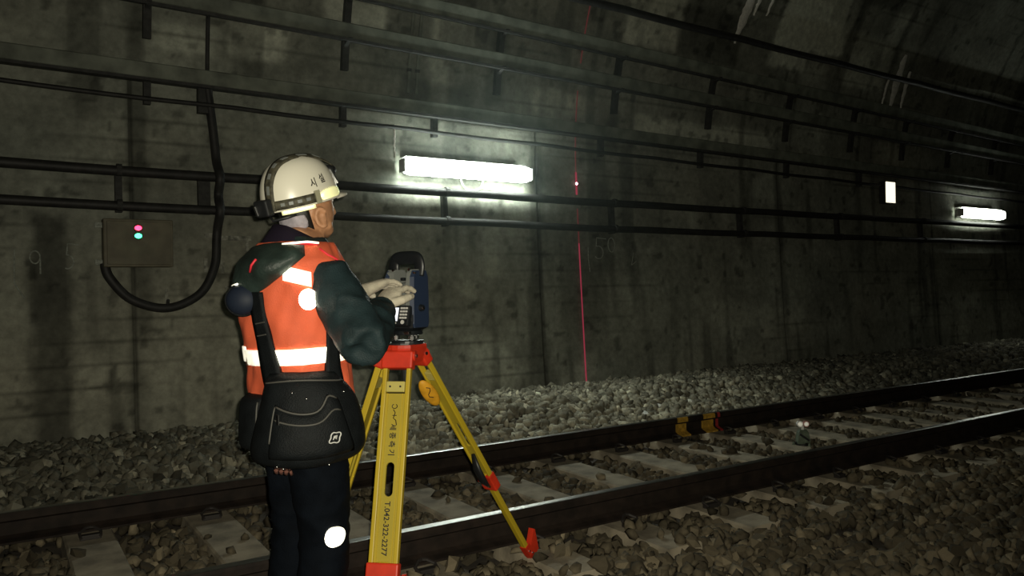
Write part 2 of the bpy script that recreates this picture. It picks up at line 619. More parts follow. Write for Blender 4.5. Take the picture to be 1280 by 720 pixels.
M_stone = stone_material('ballast_stone', True)
M_stone1 = stone_material('single_stone', False)
ph_ = (1 + 5 ** 0.5) / 2
ICO_V = np.array([(-1, ph_, 0), (1, ph_, 0), (-1, -ph_, 0), (1, -ph_, 0), (0, -1, ph_), (0, 1, ph_), (0, -1, -ph_), (0, 1, -ph_), (ph_, 0, -1), (ph_, 0, 1), (-ph_, 0, -1), (-ph_, 0, 1)]) / math.sqrt(1 + ph_ ** 2)
ICO_F = np.array([(0, 11, 5), (0, 5, 1), (0, 1, 7), (0, 7, 10), (0, 10, 11), (1, 5, 9), (5, 11, 4), (11, 10, 2), (10, 7, 6), (7, 1, 8), (3, 9, 4), (3, 4, 2), (3, 2, 6), (3, 6, 8), (3, 8, 9), (4, 9, 5), (2, 4, 11), (6, 2, 10), (8, 6, 7), (9, 8, 1)])
VAR = [ICO_V * (0.58 + 0.84 * rng.random((12, 1))) * np.array([1.25, 0.95, 0.75]) for _ in range(16)]

def in_view(P, mrg=0.40):
    d = P - np.array([0, 0, CAM_H])
    z = d @ Fv
    x = 990 * (d @ Rv) / np.maximum(z, 0.1) / 640
    y = 990 * (d @ Uv) / np.maximum(z, 0.1) / 360
    return (z > 0.8) & (np.abs(x) < 1 + mrg) & (np.abs(y) < 1 + mrg * 1.6), z

pts, siz = [], []
for dens, x0, x1, y0, y1, s0, s1 in ((520, -0.8, 9.0, 1.3, 7.1, 0.020, 0.042), (300, 9.0, 17.5, 3.5, 7.1, 0.026, 0.048)):
    n = int(dens * (x1 - x0) * (y1 - y0))
    p = np.stack([rng.uniform(x0, x1, n), rng.uniform(y0, y1, n)], -1)
    pts.append(p)
    siz.append(rng.uniform(s0, s1, n) * (1 + 0.25 * (p[:, 1] > 5.1)))
pts, siz = np.concatenate(pts), np.concatenate(siz)
SL_X0, SL_DX, SL_N, SL_HW, SL_Y0, SL_Y1 = 0.38, 0.603, 20, 0.118, 2.80, 5.25
sl_near = np.abs((pts[:, 0] - SL_X0 + SL_DX / 2) % SL_DX - SL_DX / 2) < SL_HW + 0.005
on_sl = sl_near & (pts[:, 1] > SL_Y0 - 0.02) & (pts[:, 1] < SL_Y1 + 0.02) & (pts[:, 0] < SL_X0 + SL_DX * SL_N)
stray = rng.random(len(pts)) < np.where(pts[:, 1] < 3.2, 0.16, np.where(pts[:, 1] > 4.9, 0.45, 0.035))
near_rail = (np.abs(pts[:, 1] - RAIL_N) < 0.09) | (np.abs(pts[:, 1] - RAIL_F) < 0.09)
keep = (~on_sl | stray) & ~near_rail
foot_clear = np.array([[2.11, 3.11, 0.07], [1.07, 2.554, 0.06], [1.006, 3.127, 0.06], [0.89, 2.58, 0.19], [0.83, 2.80, 0.19], [5.29, 4.0, 0.1]])
for fx, fy, fr in foot_clear:
    keep &= np.hypot(pts[:, 0] - fx, pts[:, 1] - fy) > fr
pts, siz, on_sl = pts[keep], siz[keep], on_sl[keep]
zs_ = np.where(on_sl, 0.03 + siz * 0.45, gh(pts[:, 0], pts[:, 1]) + siz * (0.1 + 0.75 * rng.random(len(pts))))
CEN = np.column_stack([pts, zs_])
vis, dep = in_view(CEN)
CEN, siz, dep = CEN[vis], siz[vis], dep[vis]
NS = len(CEN)
ax = rng.normal(size=(NS, 4))
ax /= np.linalg.norm(ax, axis=1)[:, None]
w, x, y, z = ax.T
ROT = np.stack([1 - 2 * (y * y + z * z), 2 * (x * y - z * w), 2 * (x * z + y * w), 2 * (x * y + z * w), 1 - 2 * (x * x + z * z), 2 * (y * z - x * w), 2 * (x * z - y * w), 2 * (y * z + x * w), 1 - 2 * (x * x + y * y)], -1).reshape(-1, 3, 3)
vi = rng.integers(0, 16, NS)
lum = 0.17 * np.exp(rng.normal(0, 0.42, NS))
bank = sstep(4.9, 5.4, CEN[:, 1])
fresh_lit = sstep(0.5, 2.6, CEN[:, 0]) * (1 - sstep(6.3, 8.6, CEN[:, 0]))     # newly tipped pale stone, with the lamp's falloff along the bank painted in
lum = lum * (0.52 + bank * (0.18 + 0.78 * fresh_lit))
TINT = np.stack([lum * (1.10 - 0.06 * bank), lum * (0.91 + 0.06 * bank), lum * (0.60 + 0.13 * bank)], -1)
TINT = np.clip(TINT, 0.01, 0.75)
strict, _ = in_view(CEN, -0.02)
score = np.where(strict, siz / dep, 0)
# the ones hidden behind the standing person and the bag are not worth singling out
d_ = CEN - np.array([0, 0, CAM_H])
px = 640 + 990 * (d_ @ Rv) / (d_ @ Fv)
py = 360 - 990 * (d_ @ Uv) / (d_ @ Fv)
score[(px > 300) & (px < 520) & (py > 440)] = 0
order = np.argsort(-score)
solo = order[:300]
rest = order[300:]
base_meshes = []
for k in range(16):
    me = bpy.data.meshes.new('stone')
    me.from_pydata(VAR[k].tolist(), [], ICO_F.tolist())
    me.materials.append(M_stone1)
    base_meshes.append(me)
for i in solo:
    o = bpy.data.objects.new('stone', base_meshes[vi[i]])
    o.parent = floor
    m4 = Matrix([list(ROT[i][r] * siz[i]) + [CEN[i][r]] for r in range(3)] + [[0, 0, 0, 1]])
    o.matrix_local = m4
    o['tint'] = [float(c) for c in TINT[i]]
    COL.objects.link(o)
VV = np.stack(VAR)[vi[rest]]
PV = np.einsum('nij,nkj->nki', ROT[rest], VV) * siz[rest][:, None, None] + CEN[rest][:, None, :]
nr = len(rest)
FF = (ICO_F[None] + (np.arange(nr) * 12)[:, None, None]).reshape(-1, 3)
me = bpy.data.meshes.new('ballast')
me.vertices.add(nr * 12)
me.vertices.foreach_set('co', PV.reshape(-1).astype(np.float32))
me.loops.add(len(FF) * 3)
me.loops.foreach_set('vertex_index', FF.reshape(-1).astype(np.int32))
me.polygons.add(len(FF))
me.polygons.foreach_set('loop_start', np.arange(0, len(FF) * 3, 3, dtype=np.int32))
me.update(calc_edges=True)
ca = me.color_attributes.new('stain', 'FLOAT_COLOR', 'POINT')
c4 = np.ones((nr * 12, 4), np.float32)
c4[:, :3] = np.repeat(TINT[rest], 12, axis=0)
ca.data.foreach_set('color', c4.reshape(-1))
me.materials.append(M_stone)
bal = bpy.data.objects.new('ballast', me)
COL.objects.link(bal)
bal.parent = floor
bal['kind'] = 'stuff'

# ------------------------------------------------------------------ sleepers and rails
M_sleeper = mat('sleeper_concrete', (0.28, 0.24, 0.175), 0.9, var=0.35, scale=7, bump=0.3, bscale=40)
M_rust = mat('rail_rust', (0.017, 0.011, 0.008), 0.75, var=0.4, scale=12, bump=0.2, spec=0.3)
M_steel = mat('polished_steel', (0.45, 0.45, 0.43), 0.30, metal=1.0, var=0.2, scale=3, bump=0.06, bscale=60)
M_clip = mat('clip_steel', (0.035, 0.03, 0.028), 0.6, metal=0.3)
ORD = ['first', 'second', 'third', 'fourth', 'fifth', 'sixth', 'seventh', 'eighth', 'ninth', 'tenth', 'eleventh', 'twelfth', 'thirteenth', 'fourteenth', 'fifteenth', 'sixteenth', 'seventeenth', 'eighteenth', 'nineteenth', 'twentieth']

slp_poly = [(-0.14, -0.15), (0.14, -0.15), (SL_HW, 0.02), (SL_HW - 0.01, 0.03), (-SL_HW + 0.01, 0.03), (-SL_HW, 0.02)]
sl_geo = prism(slp_poly, (0, SL_Y0, 0), EX, EZ, EY, SL_Y1 - SL_Y0)

def clip_geo(y, s):
    g = []
    for e in (-1, 1):
        g.append(tube([(0.045 * e, y + s * 0.125, 0.045), (0.05 * e, y + s * 0.085, 0.062), (0.02 * e, y + s * 0.058, 0.078), (0.0, y + s * 0.052, 0.08)], 0.008, 6))
    g.append(box(-0.05, 0.05, y + s * 0.10 - 0.02, y + s * 0.10 + 0.02, 0.028, 0.055, 0.004))
    return J(*g)

sl_mesh = clip_mesh = None
for k in range(SL_N):
    x = SL_X0 + SL_DX * k
    if sl_mesh is None:
        o = mk('railway_sleeper', sl_geo, M_sleeper, loc=(0, (SL_Y0 + SL_Y1) / 2, -0.15))
        sl_mesh = o.data
        o.location.x = x
    else:
        o = bpy.data.objects.new('railway_sleeper', sl_mesh)
        o.location = (x, (SL_Y0 + SL_Y1) / 2, -0.15)
        COL.objects.link(o)
    WLOC[o.name] = V(*o.location)
    org = V(0, (SL_Y0 + SL_Y1) / 2, -0.15)
    if clip_mesh is None:
        clip_mesh = []
        for yy in (RAIL_N, RAIL_F):
            for s in (-1, 1):
                g = clip_geo(yy, s)
                m_ = bpy.data.meshes.new('rail_clip')
                m_.from_pydata([tuple(V(*p) - org) for p in g[0]], [], g[1])
                m_.materials.append(M_clip)
                clip_mesh.append(m_)
    if x < 9:
        for m_ in clip_mesh:
            c = bpy.data.objects.new('rail_clip', m_)
            c.parent = o
            COL.objects.link(c)
    if k == 0:
        lab = 'concrete sleeper at the dark lower left, left of the person'
    elif k == 1:
        lab = 'broad pale concrete sleeper just left of the person\'s legs'
    elif k == 2:
        lab = 'concrete sleeper showing between the person\'s legs and the front tripod leg'
    else:
        lab = '%s pale concrete sleeper to the right of the front tripod leg' % ORD[k - 3]
    tag(o, lab, 'sleeper', 'concrete sleepers under the track')

def rail_prof():
    h = [(-0.0635, 0.0), (0.0635, 0.0), (0.0635, 0.010), (0.03, 0.022), (0.0085, 0.035), (0.0085, 0.098), (0.0325, 0.112), (0.0325, 0.138), (0.026, 0.150), (-0.026, 0.150), (-0.0325, 0.138), (-0.0325, 0.112), (-0.0085, 0.098), (-0.0085, 0.035), (-0.03, 0.022), (-0.0635, 0.010)]
    return h

for y, lab in ((RAIL_N, 'nearer rusty steel running rail with a thin worn shiny top'), (RAIL_F, 'farther rusty steel running rail below the stone bank, shiny on top')):
    zb = RAIL_TOP - 0.153
    g = prism(rail_prof(), (-8, y, zb), EY, EZ, EX, 53)
    o = mk('running_rail', g, M_rust, loc=(0, y, zb))
    tag(o, lab, 'rail', 'running rails of the track')
    top = prism([(-0.024, 0.149), (0.024, 0.149), (0.025, 0.1515), (0.018, 0.153), (-0.018, 0.153), (-0.025, 0.1515)], (-8, y, zb), EY, EZ, EX, 53)
    mk('running_surface', top, M_steel, o)
    pad = None
    if y == RAIL_F:
        M_yel = mat('yellow_paint', (0.42, 0.24, 0.03), 0.6, var=0.3, scale=40)
        M_redp = mat('red_paint', (0.35, 0.03, 0.03), 0.6)
        def painted(x0, x1, m):
            for poly in ([(-0.0345, 0.113), (-0.0335, 0.139), (-0.027, 0.1515), (-0.02, 0.1525), (-0.02, 0.149), (-0.026, 0.149), (-0.0322, 0.137), (-0.0322, 0.113)],
                         [(-0.0655, 0.0), (-0.0655, 0.012), (-0.032, 0.0245), (-0.0108, 0.037), (-0.0108, 0.096), (-0.0085, 0.096), (-0.0085, 0.035), (-0.03, 0.022), (-0.063, 0.01), (-0.063, 0.0)]):
                mk('paint_mark', prism(poly, (x0, y, zb), EY, EZ, EX, x1 - x0), m, o)
        painted(4.66, 4.78, M_yel)
        painted(4.96, 5.10, M_yel)
        painted(5.13, 5.16, M_redp)

# ------------------------------------------------------------------ wall services
M_tray = mat('dusty_galvanised', (0.17, 0.185, 0.15), 0.7, metal=0.1, var=0.35, scale=6, bump=0.1)
M_dark = mat('dark_steel_and_shade', (0.035, 0.035, 0.033), 0.75, var=0.3, scale=20)
M_cable = mat('black_cable', (0.022, 0.021, 0.02), 0.6, var=0.3, scale=14, bump=0.1)
XE = np.concatenate([np.arange(-6, 18, 0.75), np.arange(18, 44, 3.0)])

def channel(zf_, h, d, off=0.06, lip=None):
    """steel channel along the wall: a back web with top and bottom lips"""
    sec = lip or [(off - 0.03, 0.012), (off + d - 0.008, 0.012), (off + d, 0.02), (off + d, h - 0.008), (off + d - 0.008, h), (off - 0.03, h)]
    rs = []
    for x in XE:
        z = zf_(x)
        p0, p1 = wallp(x, z), wallp(x, z + h)
        up = nrm(p1 - p0)
        n = nrm((0, -up[2], up[1]))
        rs.append([p0 + n * a + up * b_ for a, b_ in sec])
    return rings(rs)

zL2 = lambda x: 4.13 - 0.023 * x if x < 18 else 4.13 - 0.023 * 18
zL3 = lambda x: 3.735 - 0.018 * x if x < 18 else 3.735 - 0.018 * 18
zL4 = lambda x: 3.10 - 0.011 * x if x < 18 else 3.10 - 0.011 * 18
zL5 = lambda x: 2.955 - 0.013 * x if x < 18 else 2.955 - 0.013 * 18
zA = lambda x: 2.315 - 0.007 * x if x < 6 else 2.273
zB = lambda x: 2.03 - 0.010 * x if x < 6 else 1.97
zL1 = lambda x: 4.56 - 0.012 * x

def post(x, z0, z1, w, d, off=0.0):
    rs = []
    for z in np.linspace(z0, z1, 7):
        p = wallp(x, z, off)
        q = wallp(x, z, off + d)
        rs.append([p - EX * w, p + EX * w, q + EX * w, q - EX * w])
    return rings(rs)

rack = empty('cable_rack', (4.5, 7.15, 3.6))
tag(rack, 'upper double row of long steel channels joined by upright posts on the tunnel wall', 'cable rack')
mk('channel', channel(zL2, 0.155, 0.085), M_tray, rack)
mk('channel', channel(zL3, 0.150, 0.085), M_tray, rack)
LIP = [(0.02, -0.012), (0.155, -0.012), (0.155, 0.012), (0.02, 0.012)]  # dark lip: shade along a channel's lower edge, put in as colour
mk('edge_shade_lip', channel(zL2, 0.155, 0.085, lip=LIP), M_dark, rack)
mk('edge_shade_lip', channel(zL3, 0.150, 0.085, lip=LIP), M_dark, rack)
for x in (-0.6, 1.06, 2.79, 4.5, 6.14, 7.72, 9.25, 10.75, 12.1, 13.45, 14.9):
    mk('post', post(x, zL3(x) - 0.28, zL2(x) + 0.12, 0.032, 0.07, -0.01), M_dark, rack)
    for zz_ in (zL2(x), zL3(x)):
        p = wallp(x, zz_ - 0.045, 0.07)
        mk('arm', prism([(0, 0), (-0.10, 0.03), (-0.10, 0.045), (0.05, 0.045), (0.05, -0.06)], p - EX * 0.02, EY, EZ, EX, 0.04), M_dark, rack)

duct = empty('cable_duct', (4.5, 7.17, 3.0))
tag(duct, 'long grey cable channel running along the wall just above the large lamp', 'cable duct')
mk('channel', channel(zL4, 0.14, 0.10, 0.04), M_tray, duct)
mk('edge_shade_lip', channel(zL4, 0.14, 0.10, lip=LIP), M_dark, duct)
for x in (1.06, 2.78, 3.76, 5.95, 7.6, 9.3, 11.0):
    mk('bracket', post(x, zL5(x) - 0.05, zL4(x) + 0.02, 0.028, 0.075, -0.01), M_dark, duct)
mk('junction_cover', post(1.52, 2.86, 3.09, 0.06, 0.09, -0.01), M_dark, duct)

def run_cable(name, zf_, r, off, label, sag=0.0, per=1.6, x0=-6):
    P = []
    for x in np.arange(x0, 40, 0.25):
        P.append(wallp(x, zf_(x) - sag * (math.sin(math.pi * (x % per) / per)), off))
    o = mk(name, tube(P, r, 10), M_cable, None, True)
    return tag(o, label, 'cable')

run_cable('wall_cable', zL1, 0.043, 0.09, 'thick black cable highest on the wall, crossing the white lime streaks', 0.01, 2.0)
run_cable('wall_cable', zL5, 0.020, 0.085, 'thin black cable hung just under the grey channel above the lamp', 0.012, 1.7)
cA = run_cable('wall_cable', zA, 0.043, 0.105, 'upper of two thick black cables at helmet height, passing right under the lamp', 0.008, 2.2)
cB = run_cable('wall_cable', zB, 0.040, 0.10, 'lower of two thick black cables at helmet height, crossing above the wall box', 0.008, 2.2)
for x in (0.83, 3.85, 6.08, 8.3, 10.4, 12.6):
    mk('standoff', post(x, zB(x) - 0.05, zA(x) - 0.02, 0.026, 0.075, -0.01), M_dark, cA)
    for zf_, off, r in ((zA, 0.105, 0.043), (zB, 0.10, 0.040)):
        c = wallp(x, zf_(x), off)
        mk('clamp', tube([c - EX * 0.02, c + EX * 0.02], r + 0.008, 12), M_dark, cA if zf_ is zA else cB)
mk('standoff', post(1.50, 1.98, 2.28, 0.05, 0.06, -0.01), M_dark, cA)

# drop cable with its loop into the wall box
loop = [(1.54, 3.08), (1.557, 2.945), (1.581, 2.74), (1.60, 2.50), (1.605, 2.25), (1.60, 2.0), (1.59, 1.76), (1.565, 1.52), (1.44, 1.29), (1.18, 1.175), (0.91, 1.25), (0.75, 1.43), (0.715, 1.55)]
def cr(pts, n=8):
    P = np.array(pts)
    out = []
    for i in range(len(P) - 1):
        p0, p1, p2, p3 = P[max(i - 1, 0)], P[i], P[i + 1], P[min(i + 2, len(P) - 1)]
        for t in np.linspace(0, 1, n, endpoint=False):
            out.append(0.5 * (2 * p1 + (p2 - p0) * t + (2 * p0 - 5 * p1 + 4 * p2 - p3) * t * t + (3 * p1 - p0 - 3 * p2 + p3) * t ** 3))
    out.append(P[-1])
    return out
def loop_off(z):
    return 0.055 + 0.13 * math.exp(-((z - 2.28) / 0.11) ** 2) + 0.125 * math.exp(-((z - 2.0) / 0.11) ** 2)
o = mk('loop_cable', tube([wallp(x, z, loop_off(z)) for x, z in cr(loop)], 0.038, 10), M_cable, None, True)
tag(o, 'black cable dropping down the wall and looping in a U up to the wall box', 'cable')
mk('cable_tie', tube([wallp(1.18, 1.16, 0.02), wallp(1.18, 1.24, 0.09)], 0.014, 8), M_dark, o)

# pair of thin vertical conduits
for i, (x, lab) in enumerate(((3.47, 'left of two thin vertical conduits rising through the upper channels'), (3.56, 'right of two thin vertical conduits rising through the upper channels'))):
    P = [wallp(x, z, 0.025) for z in np.linspace(3.28, 4.75, 12)]
    o = mk('conduit', tube(P, 0.018, 8), M_tray, None, True)
    for z in (3.5, 4.35):
        mk('saddle', tube([wallp(x, z - 0.015, 0.025), wallp(x, z + 0.015, 0.025)], 0.026, 8), M_dark, o)
    tag(o, lab, 'conduit')
o = mk('drop_rod', tube([wallp(1.54, z, 0.05) for z in np.linspace(3.23, 3.70, 5)], 0.018, 8), M_dark, None, True)
tag(o, 'short thin upright rod between the channels above the looped cable', 'rod')

# wall box with two signal lights
M_box = mat('box_enamel', (0.13, 0.115, 0.075), 0.6, var=0.2, scale=8)
bx0, bx1, bz0, bz1 = 0.70, 1.22, 1.52, 1.91
wb = empty('wall_box', (0.96, 7.2, bz0))
tag(wb, 'square olive wall box with a red and a green light above the cable loop', 'wall box')
mk('body', box(bx0, bx1, 7.07, 7.215, bz0, bz1, 0.008), M_box, wb)
mk('door', box(bx0 + 0.025, bx1 - 0.02, 7.058, 7.072, bz0 + 0.02, bz1 - 0.02, 0.004), M_box, wb)
for x, z in ((bx0 - 0.025, bz1 - 0.05), (bx0 - 0.025, bz0 + 0.04)):
    mk('mounting_lug', box(x - 0.028, x + 0.028, 7.15, 7.17, z - 0.022, z + 0.022, 0.003), M_chalk, wb)
for z, c in ((1.836, (1.0, 0.03, 0.08)), (1.772, (0.05, 1.0, 0.35))):
    bez = mk('signal_bezel', tube([(0.952, 7.062, z), (0.952, 7.045, z)], 0.034, 16), M_dark, wb)
    mk('signal_light', ellipsoid((0.952, 7.044, z), (EX, EZ, -EY), (0.027, 0.02, 0.012), 14, 8), mat('signal_red' if c[0] > 0.5 else 'signal_green', c, 0.3, emit=c, estr=7.0), bez, True)

# ------------------------------------------------------------------ lamps
M_diff = mat('lamp_diffuser', (0.9, 0.9, 0.9), 0.4, emit=(0.90, 1.0, 0.90), estr=LAMP_L)
M_house = mat('lamp_housing', (0.5, 0.5, 0.48), 0.5)
M_diff2 = mat('lamp_diffuser_dim', (0.9, 0.9, 0.9), 0.4, emit=(0.93, 1.0, 0.88), estr=LAMP_L * 0.34)
def tube_lamp(x0, x1, z, label, m_d=M_diff):
    xm = (x0 + x1) / 2
    t = empty('tunnel_lamp', (xm, 7.2, z - 0.1))
    tag(t, label, 'lamp', 'tube lamps on the tunnel wall')
    mk('housing', box(x0 + 0.03, x1 - 0.03, 7.135, 7.225, z - 0.075, z + 0.075, 0.01), M_house, t)
    sec = []
    for a in np.linspace(-90, 90, 13):
        sec.append((0.085 * math.cos(math.radians(a)) ** 0.7, 0.088 * math.sin(math.radians(a))))
    rs = []
    for x, k in ((x0, 0.55), (x0 + 0.02, 0.85), (x0 + 0.06, 1.0), (x1 - 0.14, 1.0), (x1 - 0.04, 0.85), (x1, 0.5)):
        rs.append([(x, 7.13 - a * k, z + b_ * (0.35 + 0.65 * k)) for a, b_ in sec])
    mk('diffuser', rings(rs), m_d, t, True)
    mk('added_light_shield', box(x0 + 0.02, x1 - 0.05, 7.12, 7.23, z + 0.086, z + 0.098, 0.003), M_house, t)  # added plate that cuts the lamp's upward light on the wall
    for x in (x0 - 0.008, x1 + 0.008):
        mk('end_cap', box(x - 0.01, x + 0.01, 7.075, 7.2, z - 0.065, z + 0.065, 0.006), M_house, t)
    return t
t1 = tube_lamp(3.36, 4.86, 2.525, 'long glowing white tube lamp right of the white helmet')
mk('lead', tube([wallp(x, zz_, 0.03) for x, zz_ in cr([(4.05, 2.46), (4.1, 2.36), (4.2, 2.33), (4.3, 2.37), (4.33, 2.45)])], 0.012, 8), M_house, t1, True)
tube_lamp(13.7, 15.1, 2.46, 'smaller distant glowing tube lamp at the far right of the wall', M_diff2)
sg = empty('light_box', (11.63, 7.18, 2.52))
tag(sg, 'small upright glowing cream light box left of the distant lamp', 'light box')
mk('frame', box(11.50, 11.76, 7.122, 7.23, 2.52, 2.86, 0.006), M_dark, sg)
mk('panel', box(11.51, 11.75, 7.11, 7.125, 2.53, 2.85, 0.003), mat('light_panel', (0.9, 0.88, 0.7), 0.5, emit=(1.0, 0.93, 0.72), estr=1.3, var=0.2, scale=9), sg)

# red laser line and dot thrown on the wall
LX = 5.592
M_las = mat('laser_red', (0.5, 0.05, 0.08), 0.6, emit=(1.0, 0.10, 0.20), estr=0.20)
M_las2 = mat('laser_faint', (0.3, 0.1, 0.1), 0.6, emit=(1.0, 0.12, 0.16), estr=0.045)
M_dot = mat('laser_dot', (1, 0.4, 0.5), 0.6, emit=(1.0, 0.45, 0.55), estr=9.0)
def ribbon(z0, z1, w, off=0.020):
    return solid_patch(lambda s, t, o_: wallp(LX + (s - 0.5) * 2 * w, z0 + (z1 - z0) * t, o_), 1, 24, off - 0.006, off)
ll = mk('laser_line', ribbon(0.22, 1.80, 0.0065), M_las, None)
tag(ll, 'thin red laser line running down the wall right of the lamp', 'laser line')
mk('upper_line', ribbon(1.80, 2.20, 0.007), M_las2, ll)
mk('upper_line', ribbon(2.36, 2.62, 0.011), M_las, ll)
mk('upper_line', ribbon(2.62, 3.55, 0.006), M_las2, ll)
mk('upper_line', ribbon(3.85, 4.45, 0.006), M_las2, ll)
ld = mk('laser_dot', ellipsoid(wallp(LX, 2.488, 0.022), (EX, EZ, -EY), (0.016, 0.016, 0.006), 14, 8), M_dot, None, True)
tag(ld, 'bright red laser dot on the wall right of the lamp', 'laser dot')

# ------------------------------------------------------------------ prism target between the rails
M_blk = mat('black_plastic', (0.012, 0.013, 0.014), 0.45)
M_grn = mat('dull_green', (0.10, 0.13, 0.09), 0.6, var=0.3, scale=30)
M_wht = mat('white_plastic', (0.75, 0.74, 0.72), 0.4)
M_tape0 = retro('prism_glass_bright', (1, 1, 1), (0.5, 0.7))
M_glass = mat('prism_glass', (0.75, 0.8, 0.8), 0.12, metal=0.9)
tp = empty('prism_target', (5.29, 4.0, 0.03))
tag(tp, 'small survey prism target on a dark foot standing between the rails', 'survey target')
pc = V(5.29, 4.0, 0.03)
e1 = nrm((0.84, -0.543, 0))
e2 = nrm((-0.543, -0.84, 0))
mk('base_plate', tube([pc, pc + EZ * 0.012], 0.055, 20), M_blk, tp)
for a in (20, 140, 260):
    c = pc + V(math.cos(math.radians(a)), math.sin(math.radians(a)), 0) * 0.07
    mk('foot', tube([c, c + EZ * 0.022], [0.012, 0.008], 10), M_grn, tp)
    mk('foot_arm', tube([pc + EZ * 0.014, c + EZ * 0.014], 0.008, 6), M_blk, tp)
mk('body', rings([[pc + e1 * x * k + e2 * y * k + EZ * z for x, y in ((-0.048, -0.035), (0.048, -0.035), (0.048, 0.035), (-0.048, 0.035))] for z, k in ((0.012, 0.9), (0.03, 1.0), (0.10, 0.8), (0.12, 0.55))]), M_grn, tp)
mk('strap', obox(pc + e2 * 0.036 + EZ * 0.065, nrm(e1 - 0.7 * EZ), e2, nrm(0.7 * e1 + EZ), (0.045, 0.006, 0.008)), M_blk, tp)
mk('stem', tube([pc + EZ * 0.115, pc + EZ * 0.15], 0.012, 10), M_wht, tp)
for s in (-1, 1):
    c = pc + e1 * 0.024 * s + EZ * 0.165
    h = mk('prism_housing', tube([c - e2 * 0.015, c + e2 * 0.015], [0.023, 0.025], 18), M_wht if s < 0 else mat('pink_plastic', (0.45, 0.22, 0.2), 0.4), tp)
    mk('prism_face', tube([c + e2 * 0.015, c + e2 * 0.018], 0.017, 16), M_tape0, h)

# ------------------------------------------------------------------ tripod
M_yleg = mat('tripod_yellow', (0.50, 0.36, 0.02), 0.42, var=0.05, scale=4, spec=0.5)
M_yin = mat('tripod_yellow_panel', (0.42, 0.32, 0.025), 0.5, var=0.05, scale=4)
M_cream = mat('clamp_cream', (0.52, 0.45, 0.12), 0.5)
M_tred = mat('tripod_red', (0.62, 0.035, 0.012), 0.45, var=0.12, scale=20)
M_oran = mat('strap_orange', (0.62, 0.30, 0.015), 0.55, var=0.15, scale=30)
M_ink = mat('black_print', (0.012, 0.011, 0.008), 0.6)
M_bolt = mat('bolt_steel', (0.6, 0.6, 0.6), 0.25, metal=1.0)
TC = V(1.329, 2.833, 0)
TT = 1.088
tri = empty('survey_tripod', (TC[0], TC[1], 0))
tag(tri, 'yellow survey tripod with red head and red feet in front of the person', 'tripod')
FEET = [V(1.07, 2.554, 0.0), V(2.11, 3.11, 0.0), V(1.006, 3.127, 0.0)]
dirs = [nrm((f - TC) * V(1, 1, 0)) for f in FEET]
# head: rounded three-sided casting with a flat top
poly = []
for d in dirs:
    a = math.atan2(d[1], d[0])
    for q in (-32, -16, 0, 16, 32):
        poly.append((a + math.radians(q), 0.088))
poly.sort()
ringsH = []
for z, k in ((TT - 0.07, 0.80), (TT - 0.03, 0.95), (TT - 0.012, 1.0), (TT, 0.97)):
    ringsH.append([TC + V(math.cos(a) * r * k, math.sin(a) * r * k, z) for a, r in poly])
mk('head', rings(ringsH), M_tred, tri)
mk('head_plate', tube([TC + EZ * TT, TC + EZ * (TT + 0.006)], 0.072, 28), mat('plate_dark', (0.02, 0.02, 0.022), 0.4), tri)
mk('centre_screw', tube([TC + EZ * (TT - 0.16), TC + EZ * (TT - 0.07)], [0.012, 0.02], 12), M_blk, tri)

def slot_panel(w0, w1, L, slot=None):
    """flat tapering board (x across, y down its length) with a rounded slot, as triangles"""
    bm = bmesh.new()
    outer = [(-w0, 0), (w0, 0), (w1, L), (-w1, L)]
    ov = [bm.verts.new((x, y, 0)) for x, y in outer]
    es = [bm.edges.new((ov[i], ov[(i + 1) % 4])) for i in range(4)]
    if slot:
        y0, y1, r = slot
        pts = [(r * math.cos(t), y0 - r * math.sin(t)) for t in np.linspace(0, math.pi, 9)] + [(r * math.cos(t), y1 - r * math.sin(t)) for t in np.linspace(math.pi, 2 * math.pi, 9)]
        iv = [bm.verts.new((x, y, 0)) for x, y in pts]
        es += [bm.edges.new((iv[i], iv[(i + 1) % len(iv)])) for i in range(len(iv))]
    bmesh.ops.triangle_fill(bm, use_beauty=True, use_dissolve=False, edges=es)
    ret = bmesh.ops.extrude_face_region(bm, geom=list(bm.faces))
    for v in ret['geom']:
        if isinstance(v, bmesh.types.BMVert):
            v.co.z += 1.0
    bm.verts.index_update()
    r_ = ([tuple(v.co) for v in bm.verts], [[v.index for v in f.verts] for f in bm.faces])
    bm.free()
    return r_

